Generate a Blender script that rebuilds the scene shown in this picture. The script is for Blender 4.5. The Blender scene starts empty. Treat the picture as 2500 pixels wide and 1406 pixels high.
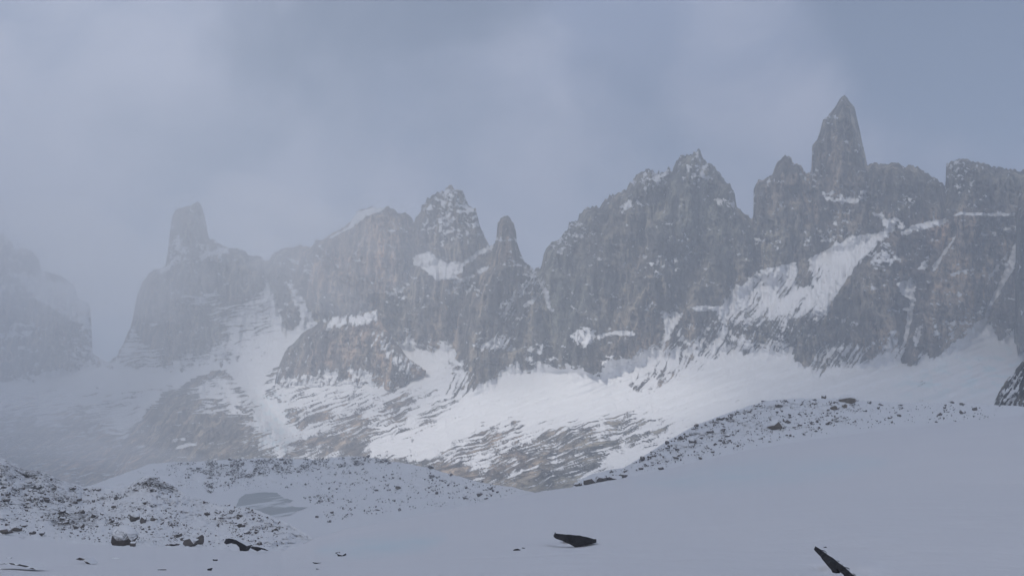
import bpy, bmesh, math, random
import numpy as np
from mathutils import Vector, Matrix

# ------------------------------------------------------------------ camera, sky, sun, exposure
sc = bpy.context.scene
COL = sc.collection
F = 2080.0                      # focal length in photograph pixels (2500 wide)
HORIZON = 1130.0                # photograph row of the true horizon
PITCH = math.atan((HORIZON - 703.0) / F)
SUN_EL, SUN_AZ = math.radians(38), math.radians(-146)     # azimuth from the view direction, left is negative

cam = bpy.data.cameras.new('camera')
cam.sensor_width = 36.0
cam.lens = 36.0 * F / 2500.0
cam.clip_start, cam.clip_end = 0.1, 60000.0
camo = bpy.data.objects.new('camera', cam)
COL.objects.link(camo)
camo.rotation_euler = (math.pi / 2 + PITCH, 0, 0)
sc.camera = camo

SUN_DIR = Vector((math.sin(SUN_AZ) * math.cos(SUN_EL), math.cos(SUN_AZ) * math.cos(SUN_EL), math.sin(SUN_EL)))
sun = bpy.data.lights.new('sun', 'SUN')
sun.energy = 5.0
sun.angle = math.radians(0.6)
sun.color = (1.0, 0.955, 0.9)
suno = bpy.data.objects.new('sun', sun)
COL.objects.link(suno)
suno.rotation_euler = (-SUN_DIR).to_track_quat('-Z', 'Y').to_euler()

world = bpy.data.worlds.new('World')
sc.world = world
world.use_nodes = True
wt = world.node_tree
wt.nodes.clear()


def N(tree, kind, **kw):
    n = tree.nodes.new(kind)
    for k, v in kw.items():
        if k.startswith('i_'):
            key = k[2:]
            n.inputs[int(key) if key.isdigit() else key.replace('_', ' ')].default_value = v
        else:
            setattr(n, k, v)
    return n


def math_node(tree, op, a, b=None, clamp=False):
    n = tree.nodes.new('ShaderNodeMath')
    n.operation = op
    n.use_clamp = clamp
    for i, v in enumerate((a, b)):
        if v is None:
            continue
        if isinstance(v, (int, float)):
            n.inputs[i].default_value = v
        else:
            tree.links.new(v, n.inputs[i])
    return n.outputs[0]


def mix_col(tree, fac, a, b, blend='MIX'):
    n = tree.nodes.new('ShaderNodeMix')
    n.data_type = 'RGBA'
    n.blend_type = blend
    for i, v in ((0, fac), (6, a), (7, b)):
        if isinstance(v, (int, float)):
            n.inputs[i].default_value = v
        elif isinstance(v, tuple):
            n.inputs[i].default_value = (*v, 1.0) if len(v) == 3 else v
        else:
            tree.links.new(v, n.inputs[i])
    return n.outputs[2]


def sstep(tree, val, lo, hi):
    n = tree.nodes.new('ShaderNodeMapRange')
    n.interpolation_type = 'SMOOTHSTEP'
    tree.links.new(val, n.inputs[0])
    n.inputs[1].default_value = lo
    n.inputs[2].default_value = hi
    return n.outputs[0]


CP, SP = math.cos(PITCH), math.sin(PITCH)


def point(px, py, D):
    """a place seen at (px, py) of the photograph, D metres ahead of the viewer"""
    a = (np.asarray(px, float) - 1250.0) / F
    b = -(np.asarray(py, float) - 703.0) / F
    s = D / (CP - b * SP)
    return np.stack([a * s, D + 0 * s, (SP + b * CP) * s], -1)


sky = N(wt, 'ShaderNodeTexSky', sky_type='NISHITA', sun_disc=False)
sky.sun_elevation = SUN_EL
sky.sun_rotation = SUN_AZ
sky.altitude = 900
sky.air_density = 1.0
sky.dust_density = 1.0
geo = N(wt, 'ShaderNodeTexCoord')
cmb = N(wt, 'ShaderNodeVectorMath', operation='NORMALIZE')
wt.links.new(geo.outputs['Generated'], cmb.inputs[0])
n1 = N(wt, 'ShaderNodeTexNoise', i_Scale=3.4, i_Detail=6.0, i_Roughness=0.5, i_Distortion=0.4)
off = N(wt, 'ShaderNodeVectorMath', operation='ADD')
off.inputs[1].default_value = (3.1, 7.7, 0.0)
wt.links.new(cmb.outputs[0], off.inputs[0])
wt.links.new(off.outputs[0], n1.inputs['Vector'])


def sky_spot(px, py, radius):
    """1 at a place of the cloud layer, falling off around it"""
    d = point(px, py, 1.0)
    d = d / np.linalg.norm(d)
    c = Vector(d)
    vm = N(wt, 'ShaderNodeVectorMath', operation='DISTANCE')
    wt.links.new(cmb.outputs[0], vm.inputs[0])
    vm.inputs[1].default_value = c
    r = wt.nodes.new('ShaderNodeMapRange')
    r.interpolation_type = 'SMOOTHSTEP'
    wt.links.new(vm.outputs['Value'], r.inputs[0])
    r.inputs[1].default_value, r.inputs[2].default_value = 0.0, radius
    r.inputs[3].default_value, r.inputs[4].default_value = 1.0, 0.0
    return r.outputs[0]


cover = math_node(wt, 'SUBTRACT', n1.outputs[0], math_node(wt, 'MULTIPLY', sky_spot(2400, 20, 0.20), 0.50))
cover = math_node(wt, 'SUBTRACT', cover, math_node(wt, 'MULTIPLY', sky_spot(860, 80, 0.26), 0.17))
cover = math_node(wt, 'ADD', cover, math_node(wt, 'MULTIPLY', sky_spot(200, 100, 0.35), 0.16))
cover = math_node(wt, 'ADD', cover, math_node(wt, 'MULTIPLY', sky_spot(1650, 250, 0.30), 0.12))
cloud_mask = sstep(wt, cover, 0.30, 0.60)
n2 = N(wt, 'ShaderNodeTexNoise', i_Scale=5.2, i_Detail=7.0, i_Roughness=0.56, i_Distortion=0.4)
wt.links.new(off.outputs[0], n2.inputs['Vector'])
shade = sstep(wt, n2.outputs[0], 0.36, 0.62)
ccol = mix_col(wt, shade, (0.215, 0.285, 0.455), (0.43, 0.475, 0.63))
sk = N(wt, 'ShaderNodeVectorMath', operation='SCALE')
sk.inputs['Scale'].default_value = 0.09
wt.links.new(sky.outputs[0], sk.inputs[0])
tot = mix_col(wt, cloud_mask, sk.outputs[0], ccol)
bg = N(wt, 'ShaderNodeBackground')
bg.inputs[1].default_value = 1.0
wt.links.new(tot, bg.inputs[0])
wo = N(wt, 'ShaderNodeOutputWorld')
wt.links.new(bg.outputs[0], wo.inputs[0])

sc.view_settings.view_transform = 'Standard'
sc.view_settings.look = 'None'
sc.view_settings.exposure = 0.16
sc.view_settings.gamma = 1.0
sc.view_settings.use_curve_mapping = False
cy = sc.cycles
cy.use_denoising = True
cy.max_bounces = 8
cy.diffuse_bounces = 3
cy.glossy_bounces = 2
cy.transmission_bounces = 4
cy.volume_bounces = 3
cy.use_adaptive_sampling = True
cy.adaptive_threshold = 0.02
cy.adaptive_min_samples = 24
cy.transparent_max_bounces = 12

# ------------------------------------------------------------------ numeric helpers
RNG = np.random.RandomState(11)
PERM = RNG.permutation(512)
PERM = np.concatenate([PERM, PERM])
ANG = RNG.rand(512) * 2 * np.pi
GX, GY = np.cos(ANG), np.sin(ANG)


def pn(x, y, seed=0):
    """gradient noise, about -0.7 .. 0.7"""
    x = np.asarray(x, float) + seed * 17.31
    y = np.asarray(y, float) - seed * 9.73
    xf, yf = np.floor(x), np.floor(y)
    xi, yi = xf.astype(np.int64) & 511, yf.astype(np.int64) & 511
    fx, fy = x - xf, y - yf
    u, v = fx * fx * fx * (fx * (fx * 6 - 15) + 10), fy * fy * fy * (fy * (fy * 6 - 15) + 10)
    xj, yj = (xi + 1) & 511, (yi + 1) & 511

    def g(ix, iy, dx, dy):
        h = PERM[PERM[ix] + iy]
        return GX[h] * dx + GY[h] * dy
    a = g(xi, yi, fx, fy)
    b = g(xj, yi, fx - 1, fy)
    c = g(xi, yj, fx, fy - 1)
    d = g(xj, yj, fx - 1, fy - 1)
    return (a + (b - a) * u) + ((c + (d - c) * u) - (a + (b - a) * u)) * v


def fbm(x, y, octs, seed=0, gain=0.5):
    s, a = 0.0, 1.0
    for o in range(octs):
        s = s + a * pn(x * 2 ** o, y * 2 ** o, seed + o * 3)
        a *= gain
    return s


def ridged(x, y, octs, seed=0, gain=0.5):
    s, a = 0.0, 1.0
    for o in range(octs):
        s = s + a * (0.35 - np.abs(pn(x * 2 ** o, y * 2 ** o, seed + o * 3)))
        a *= gain
    return s


def ss(x, a, b):
    t = np.clip((x - a) / (b - a), 0, 1)
    return t * t * (3 - 2 * t)


def line(pts):
    p = np.array(pts, float)
    return lambda x: np.interp(x, p[:, 0], p[:, 1])


def seg_dist(px, py, pts):
    d = np.full(px.shape, 1e9)
    for (x0, y0), (x1, y1) in zip(pts[:-1], pts[1:]):
        vx, vy = x1 - x0, y1 - y0
        t = np.clip(((px - x0) * vx + (py - y0) * vy) / (vx * vx + vy * vy + 1e-9), 0, 1)
        d = np.minimum(d, np.hypot(px - x0 - t * vx, py - y0 - t * vy))
    return d


def inside(px, py, pts):
    c = np.zeros(px.shape, bool)
    for (x0, y0), (x1, y1) in zip(pts, pts[1:] + pts[:1]):
        hit = ((y0 > py) != (y1 > py)) & (px < (x1 - x0) * (py - y0) / ((y1 - y0) + 1e-12) + x0)
        c ^= hit
    return c


def poly_mask(px, py, pts, soft):
    """1 inside, 0 outside, blurred over +-soft pixels"""
    p = np.array(pts, float)
    m = np.zeros(px.shape)
    bb = ((px > p[:, 0].min() - soft) & (px < p[:, 0].max() + soft) &
          (py > p[:, 1].min() - soft) & (py < p[:, 1].max() + soft))
    if not bb.any():
        return m
    x, y = px[bb], py[bb]
    pts = [tuple(q) for q in pts]
    d = seg_dist(x, y, pts + [pts[0]])
    d = np.where(inside(x, y, pts), d, -d)
    m[bb] = ss(d, -soft, soft)
    return m


def box_blur(a, n, axis):
    if n < 2:
        return a
    k = n // 2
    pad = [(0, 0)] * a.ndim
    pad[axis] = (k + 1, k)
    c = np.cumsum(np.pad(a, pad, mode='edge'), axis=axis)
    m = 2 * k + 1
    return (c[m:] - c[:-m]) / m if axis == 0 else (c[:, m:] - c[:, :-m]) / m


def plane_D(py, z):
    b = -(np.asarray(py, float) - 703.0) / F
    t = (SP + b * CP) / (CP - b * SP)
    return z / np.minimum(t, -1e-4)


# ------------------------------------------------------------------ scene helpers
def tag(o, label=None, cat=None, group=None, kind=None):
    for k, v in (('label', label), ('category', cat), ('group', group), ('kind', kind)):
        if v:
            o[k] = v
    return o


def mesh_obj(name, me, mat, parent=None):
    o = bpy.data.objects.new(name, me)
    if mat and not me.materials:
        me.materials.append(mat)
    COL.objects.link(o)
    if parent:
        o.parent = parent
    return o


def grid_mesh(name, P, attrs, face_mask=None, flip=False):
    """P rows x cols x 3 -> mesh with float attributes per vertex"""
    r, c, _ = P.shape
    idx = np.arange(r * c).reshape(r, c)
    q = np.stack([idx[:-1, :-1], idx[1:, :-1], idx[1:, 1:], idx[:-1, 1:]], -1)
    if flip:
        q = q[..., ::-1]
    q = q.reshape(-1, 4) if face_mask is None else q[face_mask]
    used, inv = np.unique(q, return_inverse=True)
    q = inv.reshape(-1, 4)
    v = P.reshape(-1, 3)[used]
    me = bpy.data.meshes.new(name)
    me.vertices.add(len(v))
    me.vertices.foreach_set('co', v.astype(np.float32).ravel())
    me.loops.add(q.size)
    me.loops.foreach_set('vertex_index', q.astype(np.int32).ravel())
    me.polygons.add(len(q))
    me.polygons.foreach_set('loop_start', np.arange(0, q.size, 4, dtype=np.int32))
    me.polygons.foreach_set('loop_total', np.full(len(q), 4, np.int32))
    me.update(calc_edges=True)
    me.polygons.foreach_set('use_smooth', np.ones(len(q), bool))
    for k, a in attrs.items():
        at = me.attributes.new(k, 'FLOAT', 'POINT')
        at.data.foreach_set('value', a.reshape(-1)[used].astype(np.float32))
    me.validate()
    return me


# ------------------------------------------------------------------ materials
def new_mat(name):
    m = bpy.data.materials.new(name)
    m.use_nodes = True
    t = m.node_tree
    t.nodes.clear()
    out = t.nodes.new('ShaderNodeOutputMaterial')
    b = t.nodes.new('ShaderNodeBsdfPrincipled')
    t.links.new(b.outputs[0], out.inputs[0])
    b.inputs['Specular IOR Level'].default_value = 0.25
    return m, t, b


def attr(t, name):
    n = t.nodes.new('ShaderNodeAttribute')
    n.attribute_name = name
    return n.outputs['Fac']


def noise(t, vec, scale, detail=4.0, rough=0.55, dist=0.0):
    n = N(t, 'ShaderNodeTexNoise', i_Scale=scale, i_Detail=detail, i_Roughness=rough, i_Distortion=dist)
    t.links.new(vec, n.inputs['Vector'])
    return n.outputs[0]


def obj_vec(t, scale=(1, 1, 1)):
    g = t.nodes.new('ShaderNodeNewGeometry')
    m = t.nodes.new('ShaderNodeMapping')
    m.inputs['Scale'].default_value = scale
    t.links.new(g.outputs['Position'], m.inputs[0])
    return m.outputs[0]


def bump(t, b, height, strength, dist):
    n = t.nodes.new('ShaderNodeBump')
    n.inputs['Strength'].default_value = strength
    n.inputs['Distance'].default_value = dist
    t.links.new(height, n.inputs['Height'])
    t.links.new(n.outputs[0], b.inputs['Normal'])


SNOW = (0.80, 0.80, 0.81)


def mountain_material():
    m, t, b = new_mat('mountain_rock_and_snow')
    v = obj_vec(t)
    vs = obj_vec(t, (1, 1, 0.22))
    warm = attr(t, 'warm')
    big = noise(t, v, 0.004, 4)
    streak = noise(t, vs, 0.05, 6, 0.65, 0.4)
    fine = noise(t, v, 0.16, 6, 0.65)
    wm = math_node(t, 'ADD', warm, math_node(t, 'MULTIPLY', math_node(t, 'SUBTRACT', big, 0.5), 2.0), True)
    base = mix_col(t, wm, (0.185, 0.192, 0.168), (0.33, 0.255, 0.208))
    dark = mix_col(t, sstep(t, streak, 0.40, 0.60), (0.40, 0.41, 0.43), (1.5, 1.45, 1.36))
    stain = noise(t, obj_vec(t, (1, 1, 0.10)), 0.022, 4, 0.6, 0.3)
    crack = N(t, 'ShaderNodeTexVoronoi', feature='DISTANCE_TO_EDGE', i_Scale=0.03, i_Randomness=1.0)
    wv = t.nodes.new('ShaderNodeVectorMath')
    wv.operation = 'ADD'
    wn = N(t, 'ShaderNodeTexNoise', i_Scale=0.05, i_Detail=3.0)
    t.links.new(v, wn.inputs['Vector'])
    wsc = N(t, 'ShaderNodeVectorMath', operation='SCALE')
    wsc.inputs['Scale'].default_value = 22.0
    t.links.new(wn.outputs[1], wsc.inputs[0])
    t.links.new(obj_vec(t, (1, 1, 0.32)), wv.inputs[0])
    t.links.new(wsc.outputs[0], wv.inputs[1])
    t.links.new(wv.outputs[0], crack.inputs['Vector'])
    joint = sstep(t, crack.outputs[0], 0.0, 0.10)
    rock = mix_col(t, 1.0, base, dark, 'MULTIPLY')
    rock = mix_col(t, 1.0, rock, mix_col(t, joint, (0.55, 0.56, 0.58), (1.0, 1.0, 1.0)), 'MULTIPLY')
    rock = mix_col(t, 1.0, rock, mix_col(t, sstep(t, stain, 0.40, 0.62), (0.48, 0.49, 0.53), (1.5, 1.46, 1.38)), 'MULTIPLY')
    rock = mix_col(t, 1.0, rock, mix_col(t, fine, (0.6, 0.6, 0.6), (1.4, 1.4, 1.4)), 'MULTIPLY')
    grit = noise(t, v, 0.45, 3, 0.6)
    s = math_node(t, 'ADD', attr(t, 'snow'), math_node(t, 'MULTIPLY', math_node(t, 'SUBTRACT', fine, 0.5), 0.55))
    s = math_node(t, 'ADD', s, math_node(t, 'MULTIPLY', math_node(t, 'SUBTRACT', grit, 0.5), 0.55))
    fac = sstep(t, s, 0.38, 0.54)
    snow = mix_col(t, attr(t, 'ice'), SNOW, (0.60, 0.76, 0.80))
    t.links.new(mix_col(t, fac, rock, snow), b.inputs['Base Color'])
    b.inputs['Roughness'].default_value = 0.85
    h = math_node(t, 'ADD', math_node(t, 'ADD', fine, math_node(t, 'MULTIPLY', joint, 0.5)), math_node(t, 'MULTIPLY', streak, 1.5))
    h = math_node(t, 'MULTIPLY', h, math_node(t, 'SUBTRACT', 1.15, fac))
    bump(t, b, h, 1.0, 5.0)
    return m


def moraine_material():
    m, t, b = new_mat('moraine_snow_and_grit')
    v = obj_vec(t)
    a = noise(t, v, 1.3, 5, 0.7)
    c = noise(t, v, 0.09, 4)
    s = math_node(t, 'ADD', math_node(t, 'MULTIPLY', math_node(t, 'SUBTRACT', a, 0.5), 1.6),
                  math_node(t, 'MULTIPLY', math_node(t, 'SUBTRACT', c, 0.5), 0.5))
    s = math_node(t, 'SUBTRACT', attr(t, 'snow'), s)
    fac = sstep(t, s, 0.38, 0.52)
    n3 = noise(t, v, 3.0, 3)
    rock = mix_col(t, n3, (0.08, 0.08, 0.085), (0.21, 0.19, 0.175))
    snow = mix_col(t, attr(t, 'ice'), SNOW, (0.60, 0.76, 0.80))
    t.links.new(mix_col(t, fac, rock, snow), b.inputs['Base Color'])
    b.inputs['Roughness'].default_value = 0.85
    bump(t, b, math_node(t, 'MULTIPLY', a, math_node(t, 'SUBTRACT', 1.2, fac)), 0.6, 0.5)
    return m


def snow_material():
    m, t, b = new_mat('wind_packed_snow')
    v = obj_vec(t)
    vr = obj_vec(t, (0.35, 1.0, 1.0))
    big = noise(t, v, 0.07, 3)
    rip = noise(t, vr, 1.1, 4, 0.6, 0.6)
    fine = noise(t, v, 9.0, 3)
    col = mix_col(t, big, (0.74, 0.74, 0.76), (0.80, 0.79, 0.80))
    col = mix_col(t, attr(t, 'ice'), col, (0.62, 0.75, 0.79))
    t.links.new(col, b.inputs['Base Color'])
    b.inputs['Roughness'].default_value = 0.7
    bump(t, b, math_node(t, 'ADD', rip, math_node(t, 'MULTIPLY', fine, 0.12)), 0.6, 0.16)
    return m


def rock_material(name, lo, hi, snow_lo, snow_hi, scale):
    """rock with snow lying where it faces up"""
    m, t, b = new_mat(name)
    v = obj_vec(t)
    a = noise(t, v, scale, 5, 0.65)
    c = noise(t, v, scale * 4, 4, 0.6)
    rock = mix_col(t, a, lo, hi)
    rock = mix_col(t, 1.0, rock, mix_col(t, c, (0.65, 0.65, 0.65), (1.35, 1.35, 1.35)), 'MULTIPLY')
    g = t.nodes.new('ShaderNodeNewGeometry')
    sx = t.nodes.new('ShaderNodeSeparateXYZ')
    t.links.new(g.outputs['Normal'], sx.inputs[0])
    s = math_node(t, 'ADD', sx.outputs[2], math_node(t, 'MULTIPLY', math_node(t, 'SUBTRACT', a, 0.5), 0.9))
    fac = sstep(t, s, snow_lo, snow_hi)
    t.links.new(mix_col(t, fac, rock, SNOW), b.inputs['Base Color'])
    b.inputs['Roughness'].default_value = 0.8
    bump(t, b, c, 0.5, 0.15 / scale)
    return m


M_MTN = mountain_material()
M_MOR = moraine_material()
M_SNOW = snow_material()
M_ROCK = rock_material('dark_moraine_rock', (0.075, 0.072, 0.075), (0.20, 0.18, 0.165), 0.36, 0.66, 1.2)
M_BROWN = rock_material('brown_boulder_rock', (0.085, 0.07, 0.055), (0.17, 0.14, 0.11), 0.62, 0.82, 0.9)
M_CAP, tcap, bcap = new_mat('fresh_snow_cap')
bcap.inputs['Base Color'].default_value = (*SNOW, 1)
bcap.inputs['Roughness'].default_value = 0.8
bump(tcap, bcap, noise(tcap, obj_vec(tcap), 6.0, 3), 0.3, 0.05)
M_SNOWY = rock_material('snow_streaked_rock', (0.06, 0.057, 0.06), (0.15, 0.13, 0.12), 0.10, 0.34, 2.6)
M_SLAB = rock_material('dark_slate_rock', (0.028, 0.029, 0.034), (0.06, 0.058, 0.062), 0.58, 0.80, 3.0)

# ------------------------------------------------------------------ the mountain wall: skyline, snow, depth
SKY = [(-300, 640), (-200, 600), (-90, 575), (-40, 560), (-8, 562), (10, 575), (28, 592), (38, 612), (60, 606), (78, 612), (95, 635), (102, 662),
       (150, 674), (185, 700), (188, 728), (216, 741), (222, 760), (226, 862), (240, 874), (266, 885), (284, 872), (318, 800), (322, 788), (335, 722),
       (348, 684), (372, 662), (404, 650), (411, 606), (416, 560), (420, 530), (430, 513), (452, 508), (476, 499), (484, 494), (491, 502),
       (500, 532), (507, 570), (511, 582), (545, 600), (562, 608), (592, 613), (640, 630), (655, 640), (668, 618), (700, 606), (735, 600), (760, 606), (768, 590), (786, 582),
       (800, 577), (830, 565), (850, 548), (860, 530), (878, 516), (905, 510), (922, 506), (945, 505), (962, 515), (985, 521), (1003, 534),
       (1011, 543), (1014, 531), (1026, 524), (1029, 508), (1046, 485), (1062, 475), (1086, 468), (1094, 457), (1103, 453), (1112, 465),
       (1130, 468), (1144, 503), (1162, 510), (1169, 542), (1183, 581), (1195, 600), (1208, 594), (1212, 578), (1215, 542), (1226, 531),
       (1237, 524), (1242, 528), (1246, 539), (1254, 549), (1260, 571), (1262, 599), (1276, 631), (1290, 645), (1304, 660), (1317, 656),
       (1330, 620), (1346, 593), (1370, 584), (1385, 560), (1390, 543), (1412, 537), (1414, 525), (1432, 510), (1456, 499), (1460, 509),
       (1490, 480), (1506, 470), (1522, 466), (1541, 447), (1552, 430), (1575, 416), (1586, 412), (1606, 421), (1620, 420), (1632, 408),
       (1641, 416), (1650, 398), (1659, 385), (1680, 381), (1692, 380), (1694, 373), (1709, 369), (1718, 384), (1726, 397), (1740, 403),
       (1751, 419), (1769, 444), (1780, 447), (1794, 476), (1799, 508), (1820, 522), (1837, 536), (1839, 525), (1840, 463), (1853, 442), (1870, 440),
       (1885, 428), (1894, 406), (1904, 392), (1917, 381), (1932, 387), (1935, 401), (1956, 406), (1967, 424), (1978, 420), (1981, 405),
       (1983, 353), (1995, 342), (2002, 321), (2009, 296), (2022, 285), (2038, 264), (2050, 243), (2057, 234), (2063, 231), (2073, 246), (2086, 264),
       (2095, 303), (2105, 346), (2112, 374), (2117, 404), (2127, 399), (2150, 402), (2182, 398), (2204, 405), (2240, 409), (2262, 424),
       (2285, 434), (2307, 454), (2309, 440), (2310, 403), (2322, 395), (2340, 390), (2376, 394), (2411, 404), (2450, 411), (2500, 417), (2600, 430), (2800, 470)]
CONTACT = [(-300, 950), (0, 930), (100, 916), (200, 890), (240, 878), (290, 888), (400, 905), (470, 890), (560, 870), (640, 850), (720, 800), (800, 830),
           (900, 850), (960, 842), (1050, 850), (1105, 850), (1125, 885), (1150, 945), (1200, 925), (1260, 890), (1310, 896), (1385, 890), (1430, 908),
           (1500, 890), (1560, 868), (1640, 858), (1760, 850), (1860, 850), (1930, 856), (1965, 890), (2060, 880), (2130, 868), (2190, 850), (2205, 890), (2260, 868),
           (2300, 860), (2360, 810), (2400, 775), (2440, 828), (2500, 818), (2800, 800)]

NX, NR = 1760, 440
fine_x = np.linspace(-280, 2780, 12000)
slope_x = np.abs(np.gradient(line(SKY)(fine_x), fine_x))
wgt = np.cumsum(np.clip(np.sqrt(1 + (slope_x / 1.6) ** 2), 1, 7))
cx = np.interp(np.linspace(wgt[0], wgt[-1], NX), wgt, fine_x)
sky_y = line(SKY)(cx)
rough_sky = line([(-300, 2), (220, 1), (300, 2.5), (700, 4), (1200, 3), (1330, 4.5), (1840, 4), (1970, 2.4), (2120, 3), (2800, 3)])(cx) * 1.25
sky_y = sky_y - rough_sky * (1.6 * pn(cx / 23, cx * 0, 1) + 2.6 * ridged(cx / 11.0, cx * 0 + 3.3, 3, 4, 0.6) - 0.5)
BOT = 1235.0
mid_x = np.arange(-280, 2785, 4.0)
mid_l = line(CONTACT)(mid_x)
for _ in range(3):
    mid_l = box_blur(mid_l[None], 31, 1)[0]
mid_y = np.maximum(np.interp(cx, mid_x, mid_l) + 12, sky_y + 3)
N1 = int(NR * 0.62)
v1 = np.linspace(0, 1, N1, endpoint=False)[:, None]
v2 = np.linspace(0, 1, NR - N1)[:, None]
PX = np.repeat(cx[None], NR, 0)
PY = np.concatenate([sky_y[None] + (mid_y - sky_y)[None] * v1, mid_y[None] + (BOT - mid_y)[None] * v2], 0)

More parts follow.
